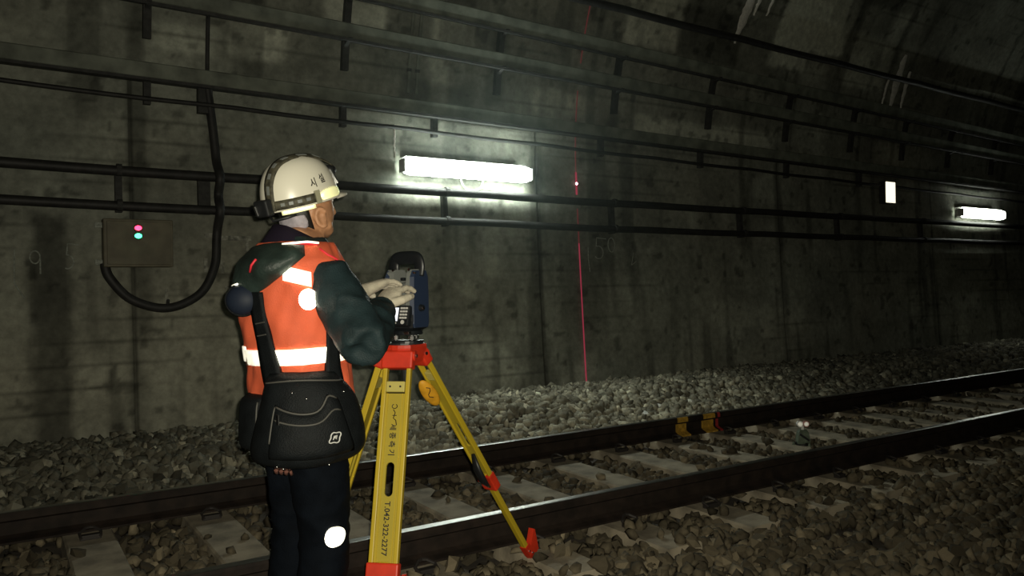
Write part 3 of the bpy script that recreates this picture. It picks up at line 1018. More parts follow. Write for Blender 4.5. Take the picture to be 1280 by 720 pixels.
for li, (ft, d) in enumerate(zip(FEET, dirs)):
    top = TC + d * 0.078 + EZ * (TT - 0.045)
    axis = nrm(ft - top)
    Lg = np.linalg.norm(ft - top)
    wx = nrm(np.cross(EZ, d))               # across the leg
    nn = nrm(np.cross(axis, wx))            # out of the leg's face
    if nn @ d < 0:
        nn = -nn
    WF = 0.62 if li == 1 else 1.0
    P = lambda x, y, n_: top + wx * x * WF + axis * y + nn * n_
    long_leg = li == 1
    Lo = 0.70 if long_leg else 0.76        # length of the outer section
    leg = mk('leg', J(*[obox(P(s * (0.046), 0.03 + (Lo - 0.03) / 2, 0), wx, axis, nn, (0.0085 * WF, (Lo - 0.03) / 2, 0.0125), 0.003) for s in (-1, 1)]), M_yleg, tri)
    # hinge shoulder in red
    mk('hinge_block', J(obox(P(0, 0.012, 0.0), wx, axis, nn, (0.062 * WF, 0.034, 0.024), 0.008), tube([P(-0.068, -0.005, 0), P(0.068, -0.005, 0)], 0.02, 14)), M_tred, leg)
    mk('hinge_pin', tube([P(-0.073, -0.005, 0), P(0.073, -0.005, 0)], 0.007, 10), M_bolt, leg)
    # cream spacer plate with two screws
    sp = mk('spacer_plate', obox(P(0, 0.115, 0.004), wx, axis, nn, (0.036 * WF, 0.02, 0.012), 0.003), M_cream, leg)
    for s in (-1, 1):
        mk('screw', tube([P(0.02 * s, 0.115, 0.015), P(0.02 * s, 0.115, 0.0185)], 0.004, 8), M_ink, sp)
    # board between the two rods, with its long slot
    y0 = 0.14
    Lp = Lo - y0
    sl = (0.2685, 0.36, 0.0155) if not long_leg else (0.25, 0.36, 0.0155)
    g = slot_panel(0.038, 0.038, Lp, sl)
    board = mk('board', ([P(x, y0 + y, -0.004 + z * 0.009) for x, y, z in g[0]], g[1]), M_yin, leg)
    mk('groove_rib', J(*[obox(P(s * 0.029, y0 + Lp / 2, 0.006), wx, axis, nn, (0.0022 * WF, Lp / 2, 0.0022)) for s in (-1, 1)]), M_yleg, board)
    # lower red clamp, inner leg, foot
    cl = mk('clamp', obox(P(0, Lo + 0.028, 0), wx, axis, nn, (0.060 * WF, 0.045, 0.02), 0.006), M_tred, leg)
    if long_leg:
        cl.hide_render = False
    mk('clamp_screw', J(tube([P(0.058, Lo + 0.03, 0), P(0.085, Lo + 0.03, 0)], 0.006, 8), tube([P(0.072, Lo + 0.03, 0), P(0.086, Lo + 0.03, 0)], [0.012, 0.014], 10)), M_tred, cl)
    y1 = Lg - 0.10
    mk('inner_leg', obox(P(0, (Lo + y1) / 2, -0.002), wx, axis, nn, (0.022 * WF, (y1 - Lo) / 2 + 0.02, 0.012), 0.003), M_yleg, leg)
    rs = []
    for yq, wq, tq in ((y1 - 0.02, 0.03, 0.018), (y1 + 0.04, 0.028, 0.016), (Lg - 0.02, 0.014, 0.011), (Lg + 0.005, 0.004, 0.004)):
        rs.append([P(-wq, yq, -tq), P(wq, yq, -tq), P(wq, yq, tq), P(-wq, yq, tq)])
    shoe = mk('foot_shoe', rings(rs), M_tred, leg)
    mk('step_tab', prism([(0, 0), (0.075, -0.03), (0.08, -0.02), (0.0, 0.055)], P(-0.004, y1 + 0.015, 0.015), nn, axis, wx, 0.008) if not long_leg else
       prism([(0, 0.02), (0.075, -0.035), (0.08, -0.025), (0.045, 0.07), (0.0, 0.07)], P(-0.015, y1 + 0.0, 0.012), nn, axis, wx, 0.03), M_tred, shoe)
    for s in (-1, 1):
        mk('bolt', tube([P(-0.035, y1 + 0.01 + 0.025 * (s > 0), 0.006 * s), P(0.035, y1 + 0.01 + 0.025 * (s > 0), 0.006 * s)], 0.005, 8), M_bolt, shoe)
    if li == 0:
        # printed lettering, reading down the board
        off = 0.0056
        def put(body, size, y, xo=0.0, sp=1.0, name='lettering'):
            g, w_ = text_geo(body, size, lambda a, b_: P(0, 0, 0), spacing=sp)
            # glyph x runs down the leg, glyph y runs towards the image right
            sgn = 1.0 if (wx @ R0) > 0 else -1.0
            g, w_ = text_geo(body, size, lambda a, b_: P(sgn * b_ + xo, y + a, off), spacing=sp)
            mk(name, g, M_ink, board)
            return w_
        yk = 0.253
        for ch in '세종측기':
            put(ch, 0.027, yk)
            yk += 0.031
        put('T.042-322-2277', 0.0285, 0.532, sp=1.02)
        # round swash mark above the characters
        sw = []
        for a in np.linspace(-60, 250, 16):
            sw.append(P(0.010 * math.cos(math.radians(a)), 0.188 + 0.008 * math.sin(math.radians(a)), off))
        mk('maker_mark', J(tube(sw, 0.0016, 5), tube([P(-0.004, 0.20, off), P(0.004, 0.212, off), P(-0.002, 0.232, off), P(0.008, 0.240, off), P(0.012, 0.258, off)], 0.0018, 5), tube([P(-0.006, 0.222, off), P(0.010, 0.222, off)], 0.0016, 5)), M_ink, board)
    if li == 1:
        # orange oval pad hanging inside the leg, and the black carrying strap
        c = P(-0.0, 0.165, -0.05)
        e3 = nrm(axis * 0.9 + nn * 0.1)
        side = nrm(np.cross(e3, V(*Fv)))
        fac = nrm(np.cross(side, e3))
        pad = mk('strap_pad', ellipsoid(c, (side, e3, fac), (0.03, 0.075, 0.012), 22, 8), M_oran, leg, True)
        if fac @ Fv > 0:
            fac = -fac
        mk('pad_marking', J(*[tube([c + fac * 0.0125 + side * (0.012 * math.sin(k * 1.3) + 0.004) + e3 * (k * 0.012 - 0.04) for k in range(6)], 0.0018, 5)]), M_ink, pad)
        mk('carry_strap', tube([P(-0.03, Lo - 0.16, -0.02), P(-0.05, Lo - 0.10, -0.05), P(-0.055, Lo - 0.03, -0.055), P(-0.03, Lo + 0.03, -0.03)], [(0.012, 0.006), (0.03, 0.012), (0.03, 0.012), (0.012, 0.006)], 8), M_blk, leg, True)

# ------------------------------------------------------------------ total station
M_navy = mat('instrument_navy', (0.020, 0.032, 0.065), 0.38, spec=0.5)
M_dk = mat('instrument_dark', (0.010, 0.012, 0.014), 0.4)
M_gry = mat('instrument_grey', (0.17, 0.18, 0.17), 0.5)
M_key = mat('key_white', (0.6, 0.6, 0.58), 0.5)
M_scr = mat('screen_lit', (0.7, 0.72, 0.75), 0.3, emit=(0.86, 0.9, 1.0), estr=0.95)
ts_c = TC + V(0.010, -0.006, 0)
ts = empty('total_station', (TC[0], TC[1], TT + 0.006))
tag(ts, 'dark blue total station with carrying handle, keypad and lit screen on the tripod', 'survey instrument')
al = math.radians(205)
kn = V(math.cos(al), math.sin(al), 0)       # keypad faces the person
kw = V(math.cos(al + math.pi / 2), math.sin(al + math.pi / 2), 0)   # to the keypad's right, seen from the person
zb = TT + 0.006
Q = lambda w_, n_, h_: V(ts_c[0], ts_c[1], zb) + kw * w_ + kn * n_ + EZ * h_
# tribrach
mk('base_plate', rings([[Q(0.062 * k * math.cos(t), 0.062 * k * math.sin(t), z) for t in np.linspace(0, 2 * math.pi, 24, endpoint=False)] for z, k in ((0, 1.0), (0.007, 1.0), (0.009, 0.96))]), M_dk, ts)
for a in (30, 150, 270):
    c = (0.046 * math.cos(math.radians(a)), 0.046 * math.sin(math.radians(a)))
    mk('foot_screw', tube([Q(c[0], c[1], 0.008), Q(c[0], c[1], 0.012), Q(c[0], c[1], 0.013), Q(c[0], c[1], 0.026), Q(c[0], c[1], 0.027), Q(c[0], c[1], 0.032)], [0.007, 0.007, 0.015, 0.015, 0.008, 0.008], 14), M_bolt, ts)
mk('tribrach', tube([Q(0, 0, 0.031), Q(0, 0, 0.036), Q(0, 0, 0.046), Q(0, 0, 0.05)], [0.058, 0.060, 0.056, 0.048], 24), M_dk, ts)
mk('lock_lever', obox(Q(0.035, 0.045, 0.04), kw, kn, EZ, (0.014, 0.008, 0.006), 0.002), M_bolt, ts)
mk('base_body', rings([[Q(x, y, z) for x, y in ((-a, -b_), (-a * 0.8, -b_ * 1.1), (a * 0.8, -b_ * 1.1), (a, -b_), (a, b_), (a * 0.8, b_ * 1.1), (-a * 0.8, b_ * 1.1), (-a, b_))] for z, a, b_ in ((0.049, 0.046, 0.036), (0.058, 0.064, 0.046), (0.085, 0.068, 0.05), (0.11, 0.068, 0.05))]), M_dk, ts)
for s in (-1, 1):
    st = mk('standard', rings([[Q(s * 0.0505 + x, y, z) for x, y in ((-0.0175, -b_), (0.0175, -b_ * 0.92), (0.0175, b_ * 0.92), (-0.0175, b_))] for z, b_ in ((0.085, 0.05), (0.15, 0.05), (0.23, 0.047), (0.272, 0.040), (0.284, 0.03))]), M_gry, ts)
    mk('side_cover', rings([[Q(s * 0.062 + x, y, z) for x, y in ((-0.006, -b_), (0.009, -b_ * 0.85), (0.009, b_ * 0.85), (-0.006, b_))] for z, b_ in ((0.06, 0.046), (0.075, 0.053), (0.18, 0.053), (0.255, 0.050), (0.28, 0.036))]), M_navy, st)
    kc = Q(s * 0.071, 0.005, 0.135)
    mk('tangent_knob', tube([kc, kc + kw * s * 0.012], [0.014, 0.012], 16), M_dk, st)
    mk('knob_cap', tube([kc + kw * s * 0.012, kc + kw * s * 0.015], [0.007, 0.006], 12), M_bolt, st)
# telescope between the standards
tl = nrm(kn * 1.0 + EZ * -0.12)
tcn = Q(0, 0, 0.205)
mk('telescope', tube([tcn - tl * 0.075, tcn - tl * 0.07, tcn - tl * 0.03, tcn + tl * 0.03, tcn + tl * 0.045, tcn + tl * 0.075], [0.026, 0.032, 0.032, 0.03, 0.022, 0.018], 22), M_gry, ts, True)
mk('eyepiece', tube([tcn + tl * 0.073, tcn + tl * 0.088], [0.016, 0.014], 16), M_dk, ts, True)
mk('sight', obox(Q(0, 0, 0.247), kw, kn, EZ, (0.008, 0.03, 0.006), 0.002), M_dk, ts)
# keypad unit, leaning back
kp_n = nrm(kn + EZ * 0.25)
kp_u = nrm(EZ - kp_n * (EZ @ kp_n))
kc = Q(0, 0.058, 0.105)
kpd = mk('keypad_unit', obox(kc, kw, kp_u, kp_n, (0.064, 0.040, 0.012), 0.005), M_dk, ts)
KP = lambda x, y, n_: kc + kw * x + kp_u * y + kp_n * (0.012 + n_)
mk('screen', obox(KP(-0.021, 0.004, 0.0012), kw, kp_u, kp_n, (0.032, 0.026, 0.0012)), M_scr, kpd)
for r in range(4):
    for c in range(3):
        mk('key', obox(KP(0.026 + 0.0125 * c, 0.028 - 0.0125 * r, 0.0015), kw, kp_u, kp_n, (0.0045, 0.0036, 0.0015)), M_key, kpd)
mk('cursor_key', disc_patch(lambda a, b_, o_: KP(a, b_, o_), (0.0385, -0.026), (0.008, 0.008), 0.0, 0.003, 16, 2), M_key, kpd)
for c in range(4):
    mk('key', obox(KP(-0.045 + 0.016 * c, -0.030, 0.0015), kw, kp_u, kp_n, (0.005, 0.0026, 0.0015)), M_key, kpd)
# carrying handle
hp = cr([(-0.058, 0.262), (-0.064, 0.295), (-0.058, 0.320), (-0.042, 0.329), (0.0, 0.331), (0.042, 0.329), (0.058, 0.320), (0.064, 0.295), (0.058, 0.262)], 4)
mk('handle', tube([Q(a, 0, b_) for a, b_ in hp], [(0.026, 0.0105)] * len(hp), 12, up=tuple(kn)), M_dk, ts, True)
for s in (-1, 1):
    mk('handle_screw', tube([Q(s * 0.040, 0.028, 0.283), Q(s * 0.040, 0.036, 0.283)], 0.006, 10), M_bolt, ts)
mk('antenna_dot', obox(Q(0.067, 0.035, 0.27), kw, kn, EZ, (0.006, 0.004, 0.004), 0.001), M_bolt, ts)

# ------------------------------------------------------------------ person
M_skin = mat('skin', (0.46, 0.23, 0.12), 0.55, var=0.10, scale=30, bump=0.15)
M_jack = mat('jacket_cloth', (0.013, 0.025, 0.028), 0.62, var=0.25, scale=16, bump=0.3, bscale=220, spec=0.22)
M_hood = mat('hood_cloth', (0.022, 0.035, 0.030), 0.5, var=0.3, scale=14, bump=0.25, bscale=120, spec=0.35)
M_coll = mat('collar_cloth', (0.014, 0.010, 0.020), 0.8, spec=0.15)
M_trou = mat('trouser_cloth', (0.0028, 0.0042, 0.0068), 0.85, var=0.3, scale=12, bump=0.3, bscale=200, spec=0.08)
M_vest = mat('vest_orange', (0.74, 0.125, 0.05), 0.75, var=0.08, scale=14, bump=0.2, bscale=260)
M_pipe = mat('vest_piping', (0.75, 0.03, 0.05), 0.6)
M_tape = retro('reflective_tape', (1, 1, 0.97), (0.55, 0.55, 0.7, 0.7, 0.8))
M_tapeY = retro('reflective_yellow', (1, 1, 0.62), (0.6, 0.75))
M_helm = mat('helmet_white', (0.72, 0.69, 0.58), 0.32, spec=0.5)
M_strap = mat('elastic_strap', (0.06, 0.055, 0.035), 0.7, var=0.5, scale=60)
M_hair = mat('hair_black', (0.008, 0.007, 0.006), 0.5)
M_scarf = mat('scarf_cloth', (0.36, 0.33, 0.37), 0.85, var=0.25, scale=30, bump=0.3)
M_glove = mat('glove_cotton', (0.56, 0.51, 0.40), 0.9, var=0.08, scale=60, bump=0.35, bscale=300)
M_boot = mat('boot_leather', (0.012, 0.011, 0.010), 0.5)

PO = V(0.872, 2.69, 0)
phi = math.radians(20)
pf = V(math.cos(phi), math.sin(phi), 0)
pl = V(-math.sin(phi), math.cos(phi), 0)
person = empty('person', (PO[0], PO[1], 0))
tag(person, 'person in white helmet, orange reflective vest and dark clothes working at the survey instrument', 'person')
B = lambda f_, l_, z: PO + pf * f_ + pl * l_ + EZ * z
SEC = np.array([(.74, -.02, .172, .130), (.95, .0, .172, .140), (1.05, -.01, .166, .138), (1.2, -.03, .180, .140), (1.32, -.035, .188, .140), (1.40, -.035, .178, .125), (1.45, -.025, .140, .102), (1.49, -.01, .088, .083), (1.54, .0, .072, .072)])

def S(u, z, off=0.0, e=2 / 2.4):
    u = math.radians(u)
    cx, hw, hd = [float(np.interp(z, SEC[:, 0], SEC[:, i])) for i in (1, 2, 3)]
    c, s = math.cos(u), math.sin(u)
    c = math.copysign(abs(c) ** e, c)
    s = math.copysign(abs(s) ** e, s)
    return B(cx + (hd + off) * c, (hw + off) * s, z)

def loft_S(zs, off, n=28):
    return rings([[S(u, z, off) for u in np.linspace(0, 360, n, endpoint=False)] for z in zs])

Rsh, Relb, Rwr, Rtip = V(0.915, 2.535, 1.335), V(0.967, 2.362, 1.138), V(1.133, 2.600, 1.232), V(1.258, 2.708, 1.350)
Lsh, Lelb, Lwr, Ltip = V(0.80, 2.865, 1.365), V(0.955, 2.93, 1.145), V(1.135, 2.757, 1.299), V(1.26, 2.805, 1.337)
HIP = [V(0.0, 0.0, 0.0), 0]
def leg_axis(s, z):
    """centre of a leg (s = -1 right, 1 left) at height z"""
    f_ = np.interp(z, [0.0, 0.08, 0.5, 0.85], [0.0, -0.01, 0.025, 0.0])
    l_ = s * np.interp(z, [0.0, 0.5, 0.85], [0.11, 0.10, 0.09])
    return B(f_ + 0.02 * s, l_, z)
def leg_r(z):
    return float(np.interp(z, [0.05, 0.10, 0.30, 0.48, 0.65, 0.85], [0.070, 0.078, 0.080, 0.083, 0.094, 0.105]))
def LEG(s):
    def fn(u, z, off):
        a = math.radians(u)
        return leg_axis(s, z) + (pf * math.cos(a) + pl * math.sin(a)) * (leg_r(z) + off)
    return fn

# head frame (turned a little, chin slightly up)
hth = math.radians(22)
til = math.radians(17)
hf = V(math.cos(hth) * math.cos(til), math.sin(hth) * math.cos(til), math.sin(til))
hl = V(-math.sin(hth), math.cos(hth), 0)
hu = np.cross(hf, hl)
HC = V(0.889, 2.733, 1.634)                 # centre of the helmet's rim
HH = HC - hu * 0.048 + hf * 0.016           # centre of the skull
def HD(u, el, off=0.0):
    a, e = math.radians(u), math.radians(el)
    rz = 0.125 if el < 0 else 0.115
    k = 1.0 if el > 0 else 1 - 0.22 * (abs(el) / 90) ** 1.5
    return HH + hf * ((0.103 + off) * math.cos(e) * math.cos(a) * k + (0.018 * (abs(el) / 90) if el < 0 else 0)) + hl * (0.077 + off) * math.cos(e) * math.sin(a) * k + hu * (rz + off) * math.sin(e)

head = rings([[HD(u, e) for u in np.linspace(0, 360, 28, endpoint=False)] for e in np.linspace(-86, 86, 20)])
nose = tube([HD(0, 12, -0.01), HD(0, -5, 0.004), HD(0, -18, 0.014), HD(0, -24, 0.0)], [0.010, 0.012, 0.016, 0.009], 10)
brow = tube([HD(-35, 14, -0.004), HD(0, 14, 0.0), HD(35, 14, -0.004)], 0.012, 8)
jaw = tube([HD(-75, -35, -0.012), HD(-40, -52, -0.010), HD(0, -56, -0.002), HD(40, -52, -0.010), HD(75, -35, -0.012)], 0.022, 10)
lips = tube([HD(-14, -40, 0.0), HD(0, -40, 0.008), HD(14, -40, 0.0)], 0.009, 8)
def ear(s):
    u = 262 if s < 0 else 98
    c = HD(u, -15, 0.006)
    out = nrm(hl * s - hf * 0.45)
    fw = nrm(np.cross(hu, out)) * (1 if np.cross(hu, out) @ hf > 0 else -1)
    helix = [c + out * 0.011 + fw * (0.020 * math.cos(a) - 0.004) + hu * 0.032 * math.sin(a) for a in np.radians(np.linspace(20, 300, 14))]
    return J(ellipsoid(c, (fw, out, hu), (0.020, 0.010, 0.032), 16, 10), tube(helix, 0.0075, 8), ellipsoid(c + out * 0.006 - hu * 0.028 + fw * 0.004, (fw, out, hu), (0.011, 0.008, 0.012), 10, 8))
neck = tube([B(-0.03, 0, 1.40), B(-0.01, 0, 1.47), HH - hu * 0.10 - hf * 0.02, HH - hu * 0.04 - hf * 0.02], [0.075, 0.062, 0.056, 0.06], 16)
def limb(pts, rad):
    return tube(pts, rad, 14)
body = J(head, nose, brow, jaw, lips, ear(-1), ear(1), neck,
         loft_S([0.80, 0.95, 1.05, 1.2, 1.32, 1.40, 1.44, 1.47], -0.028),
         limb([Rsh, (Rsh + Relb) / 2, Relb], [0.055, 0.05, 0.042]), limb([Relb, Rwr, Rwr + (Rtip - Rwr) * 0.25], [0.042, 0.026, 0.022]),
         limb([Lsh, (Lsh + Lelb) / 2, Lelb], [0.055, 0.05, 0.042]), limb([Lelb, Lwr, Lwr + (Ltip - Lwr) * 0.25], [0.042, 0.026, 0.022]),
         *[limb([leg_axis(s, z) for z in (0.90, 0.65, 0.48, 0.30, 0.08, 0.04)], [0.085, 0.075, 0.056, 0.056, 0.042, 0.045]) for s in (-1, 1)])
mk('body', remesh(body, 0.0062, 2), M_skin, person, True)
for s in (-1, 1):
    e = mk('eye', ellipsoid(HD(22 * s, 4, -0.006), (hf, hl, hu), (0.012, 0.015, 0.009), 12, 8), mat('eye_white', (0.7, 0.68, 0.65), 0.3), person, True)
    mk('iris', ellipsoid(HD(22 * s, 4, -0.006) + hf * 0.0095, (hf, hl, hu), (0.004, 0.006, 0.006), 10, 6), M_hair, e, True)

# hair and the pale cloth under the helmet
mk('hair', solid_patch(lambda s, t, o_: HD(115 + 125 * s, -50 + 58 * t + 14 * abs(s - 0.5), o_), 18, 8, -0.006, 0.006), M_hair, person, True)
mk('head_cloth', remesh(J(*[tube([HD(u, -4, 0.004), HD(u + 2, -14, 0.010), HD(u + 1, -23 + 5 * math.sin(u * 0.11) + (u - 200) * 0.08, 0.009)], [(0.014, 0.008), (0.016, 0.010), (0.011, 0.007)], 10) for u in range(160, 232, 8)]), 0.005, 4), M_scarf, person, True)

# jacket: torso and both sleeves in one skin, with folds
sleeves = []
for sh, el, wr in ((Rsh, Relb, Rwr), (Lsh, Lelb, Lwr)):
    s_in = sh + (PO + EZ * 1.36 - sh) * 0.30
    sleeves.append(tube([s_in, sh + EZ * 0.005, sh * 0.55 + el * 0.45, el + (el - sh) * 0.06], [0.062, 0.080, 0.082, 0.078], 18))
    sleeves.append(tube([el - (wr - el) * 0.10, el * 0.55 + wr * 0.45, wr - (wr - el) * 0.12, wr - (wr - el) * 0.04], [0.074, 0.070, 0.052, 0.048], 18))
jack = J(loft_S([0.76, 0.85, 0.95, 1.05, 1.2, 1.32, 1.40, 1.45, 1.48], -0.004), *sleeves)
jk = mk('jacket', remesh(jack, 0.010, 5, amp=0.0065, nscale=13, aniso=(1, 1, 1.5)), M_jack, person, True)
mk('cuff', tube([Rwr - (Rwr - Relb) * 0.08, Rwr - (Rwr - Relb) * 0.015], [0.053, 0.050], 18), M_jack, jk, True)
# collar
mk('collar', rings([[S(u, z, o_) + pf * 0.004 - EZ * (z - 1.44) / 0.09 * 0.075 * (0.5 + 0.5 * math.cos(math.radians(u + 25))) for u in np.linspace(0, 360, 28, endpoint=False)] for z, o_ in ((1.44, -0.01), (1.47, 0.012), (1.505, 0.016), (1.53, 0.012), (1.53, 0.004), (1.48, 0.0))], cap=False), M_coll, jk, True)

# vest
VZ = [0.93, 1.0, 1.05, 1.1, 1.15, 1.2, 1.25, 1.3, 1.35, 1.39, 1.42, 1.445, 1.465]
def vfn(s, t, o_):
    z = float(np.interp(t, np.linspace(0, 1, len(VZ)), VZ))
    u = 360 * s
    w_ = 0.004 * math.sin(u * 0.13 + z * 21) + 0.003 * math.sin(u * 0.31 - z * 37)
    return S(u, z, o_ + w_)
vest = mk('vest', solid_patch(vfn, 60, 36, 0.004, 0.013, closed=True), M_vest, person, True)
def on_vest(u0, u1, z0, z1, name, m, off=0.018, sl=0.0, n=14, par=vest, curve=0.0):
    def fn(s, t, o_):
        u = u0 + (u1 - u0) * s
        zc = z0 + (z1 - z0) * t + sl * (s - 0.5) + curve * (1 - (2 * s - 1) ** 2)
        w_ = 0.004 * math.sin(u * 0.13 + zc * 21) + 0.003 * math.sin(u * 0.31 - zc * 37)
        return S(u, zc, o_ + w_)
    return mk(name, solid_patch(fn, n, 3, off - 0.008, off), m, par, True)
on_vest(150, 340, 1.064, 1.116, 'reflective_band', M_tape, sl=0.02, n=30)
on_vest(20, 150, 1.064, 1.116, 'reflective_band', M_tape, n=20)
on_vest(213, 247, 1.325, 1.372, 'reflective_band', M_tape, sl=-0.022, n=10)
mk('reflective_disc', disc_patch(lambda a, b_, o_: S(a, b_, o_), (243, 1.274), (11, 0.034), 0.008, 0.022, 24, 3), M_tape, vest)
nk = lambda r_, s_: [S(u, 1.458 - 0.008 * abs(u - 245) / 40, 0.020 + r_) for u in np.linspace(208, 262, 14)]
mk('neck_piping', tube(nk(0, 0), 0.0065, 8), M_pipe, vest, True)
mk('neck_tape', tube([p + EZ * 0.0035 for p in nk(0.0045, 0)], 0.0038, 6), M_tape, vest, True)
mk('armhole_piping', tube([S(u, z, 0.018) for u, z in ((262, 1.44), (270, 1.42), (280, 1.405), (292, 1.38))], 0.004, 6), M_pipe, vest, True)

# hood lying over the upper back
def hood_fn(s, t, o_):
    u = 150 + 90 * s
    zt = 1.462 - 0.012 * (2 * s - 1) ** 2
    zbm = float(np.interp(s, [0, 0.25, 0.5, 0.75, 1.0], [1.29, 1.275, 1.315, 1.365, 1.415]))
    z = zbm + (zt - zbm) * t
    bul = (1 - abs(2 * s - 1) ** 2.6) * (1 - abs(2 * t - 1) ** 2.4)
    w_ = 0.010 * math.sin(u * 0.16 + t * 4) * bul
    return S(u, z, o_ + (0.040 * bul + w_ if o_ > 0.012 else 0))
mk('hood', solid_patch(hood_fn, 30, 18, 0.010, 0.020), M_hood, jk, True)
mk('shoulder_piping', tube([hood_fn(0.47, 0.62, 0.023), hood_fn(0.43, 0.52, 0.023), hood_fn(0.40, 0.40, 0.023)], 0.004, 6), M_pipe, jk, True)
mk('shoulder_glint', tube([hood_fn(0.16, 0.16, 0.023), hood_fn(0.20, 0.24, 0.023), hood_fn(0.26, 0.28, 0.023)], [0.007, 0.006, 0.003], 6), M_tape, jk, True)

# trousers
tr = J(loft_S([0.74, 0.80, 0.88, 0.95], -0.012), *[tube([leg_axis(s, z) for z in (0.86, 0.76, 0.65, 0.48, 0.30, 0.16, 0.07)], [leg_r(z) for z in (0.86, 0.76, 0.65, 0.48, 0.30, 0.16, 0.07)], 18) for s in (-1, 1)])
trs = mk('trousers', remesh(tr, 0.011, 5, amp=0.006, nscale=9, aniso=(1, 1, 1.6)), M_trou, person, True)
mk('knee_reflector', disc_patch(LEG(-1), (255, 0.492), (22, 0.042), -0.004, 0.010, 24, 3, shape=lambda a: 0.88 + 0.12 * math.cos(2 * a) - 0.10 * math.cos(a) * (1 if math.cos(a) < 0 else 0)), M_tape, trs)
for s in (-1, 1):
    a = leg_axis(s, 0.05)
    a[2] = 0.045 if s > 0 else 0.0
    bt = tube([a - pf * 0.09 + EZ * 0.05, a - pf * 0.04 + EZ * 0.055, a + pf * 0.06 + EZ * 0.045, a + pf * 0.15 + EZ * 0.036, a + pf * 0.19 + EZ * 0.03], [(0.03, 0.03), (0.043, 0.045), (0.048, 0.042), (0.05, 0.033), (0.03, 0.02)], 14)
    bo = mk('boot', remesh(J(bt, tube([a - pf * 0.03 + EZ * 0.05, a - pf * 0.02 + EZ * 0.17], [0.052, 0.055], 14)), 0.008, 3), M_boot, person, True)
    mk('sole', prism([(-0.115, -0.035), (-0.09, -0.045), (0.1, -0.052), (0.18, -0.035), (0.2, 0), (0.18, 0.035), (0.1, 0.052), (-0.09, 0.045), (-0.115, 0.035)], a - EZ * 0.012, pf, pl, EZ, 0.024), M_blk, bo)

# gloves with five fingers each
def glove(wr, tip, palm_dir, thumb_sign, curls, spread, sc=1.0):
    d = nrm(tip - wr)
    n_ = nrm(palm_dir - d * (palm_dir @ d))
    t_ = nrm(np.cross(d, n_)) * thumb_sign     # towards the thumb
    parts = []
    def pr(y, w_, th_):
        return [wr + d * y + t_ * w_ * math.cos(a) * 1.0 + n_ * th_ * math.sin(a) for a in np.linspace(0, 2 * math.pi, 16, endpoint=False)]
    parts.append(rings([pr(y * sc, w_ * sc, h * sc) for y, w_, h in ((-0.045, 0.041, 0.034), (-0.01, 0.036, 0.028), (0.03, 0.042, 0.024), (0.07, 0.047, 0.021), (0.10, 0.045, 0.017))]))
    for k, (len_, r) in enumerate(((0.080, 0.0105), (0.088, 0.011), (0.082, 0.0105), (0.064, 0.0095))):
        x = (0.034 - 0.0225 * k) * sc
        p = wr + d * 0.088 * sc + t_ * x
        dirc = nrm(d + t_ * spread * (1.5 - k) * 0.13)
        P = [p - d * 0.02, p]
        ang = 0.0
        for q, f_ in enumerate((0.45, 0.32, 0.26)):
            ang += curls[k] * (0.8, 1.0, 0.8)[q]
            v = dirc * math.cos(ang) + n_ * math.sin(ang)
            P.append(P[-1] + v * len_ * f_ * sc)
        parts.append(tube(P, [r * sc * q for q in (1.1, 1.1, 1.05, 0.98, 0.8)], 10))
        parts.append(ellipsoid(P[-1], (EX, EY, EZ), (r * sc * 0.82,) * 3, 10, 6))
    p = wr + d * 0.022 * sc + t_ * 0.030 * sc
    P = [p, p + (t_ * 0.75 + d * 0.6 + n_ * 0.25) * 0.036 * sc, p + (t_ * 1.05 + d * 1.35 + n_ * 0.55) * 0.036 * sc, p + (t_ * 1.0 + d * 2.0 + n_ * 0.9) * 0.036 * sc]
    parts.append(tube(P, [0.017 * sc, 0.015 * sc, 0.0125 * sc, 0.0105 * sc], 10))
    return remesh(J(*parts), 0.0034, 2)
mk('glove', glove(Rwr + (Rtip - Rwr) * 0.02, Rtip, nrm(V(0.75, 0.35, -0.75)), -1, (0.42, 0.40, 0.46, 0.54), 1.0, 1.06), M_glove, person, True)
mk('glove', glove(Lwr, Ltip, nrm(V(0.3, -0.2, -1.0)), 1, (0.25, 0.28, 0.3, 0.34), 0.8, 0.98), M_glove, person, True)

# helmet
helmet = mk('helmet_shell', None or (lambda: solid_patch(lambda s, t, o_: (lambda u, e: HC + hf * (0.147 + o_) * math.cos(e) ** 0.78 * math.cos(u) + hl * (0.117 + o_) * math.cos(e) ** 0.78 * math.sin(u) + hu * ((0.142 + o_) * math.sin(e) - 0.026 * (1 - t) ** 4))(2 * math.pi * s, math.radians(0.5 + 88.5 * t)), 48, 24, -0.004, 0.0, closed=True))(), M_helm, person, True)
def HE(u, el, off=0.0):
    """helmet surface: u round from the front, el degrees up from the rim (below zero: the skirt)"""
    a, e = math.radians(u), math.radians(max(el, 0.5))
    z = (0.142 + off) * math.sin(e) - (0.026 * (1 - (max(el, 0.5) - 0.5) / 88.5) ** 4) + (el * 0.0022 if el < 0 else 0)
    return HC + hf * (0.147 + off) * math.cos(e) ** 0.78 * math.cos(a) + hl * (0.117 + off) * math.cos(e) ** 0.78 * math.sin(a) + hu * z
mk('rim', tube([HE(u, 0, 0.002) for u in np.linspace(0, 360, 49)], (0.0045), 6, cap=False), M_helm, helmet, True)
def brim_fn(s, t, o_):
    u = -58 + 116 * s
    ext = 0.050 * math.cos(math.radians(u * 1.5)) ** 0.8 if abs(u) < 59 else 0
    p = HE(u, 2, 0.0)
    outd = nrm(hf * math.cos(math.radians(u)) + hl * math.sin(math.radians(u)) * 0.5)
    return p + outd * (ext * t - 0.006) - hu * (0.010 * t * t) + hu * o_
mk('brim', solid_patch(brim_fn, 20, 6, -0.004, 0.002), M_helm, helmet, True)
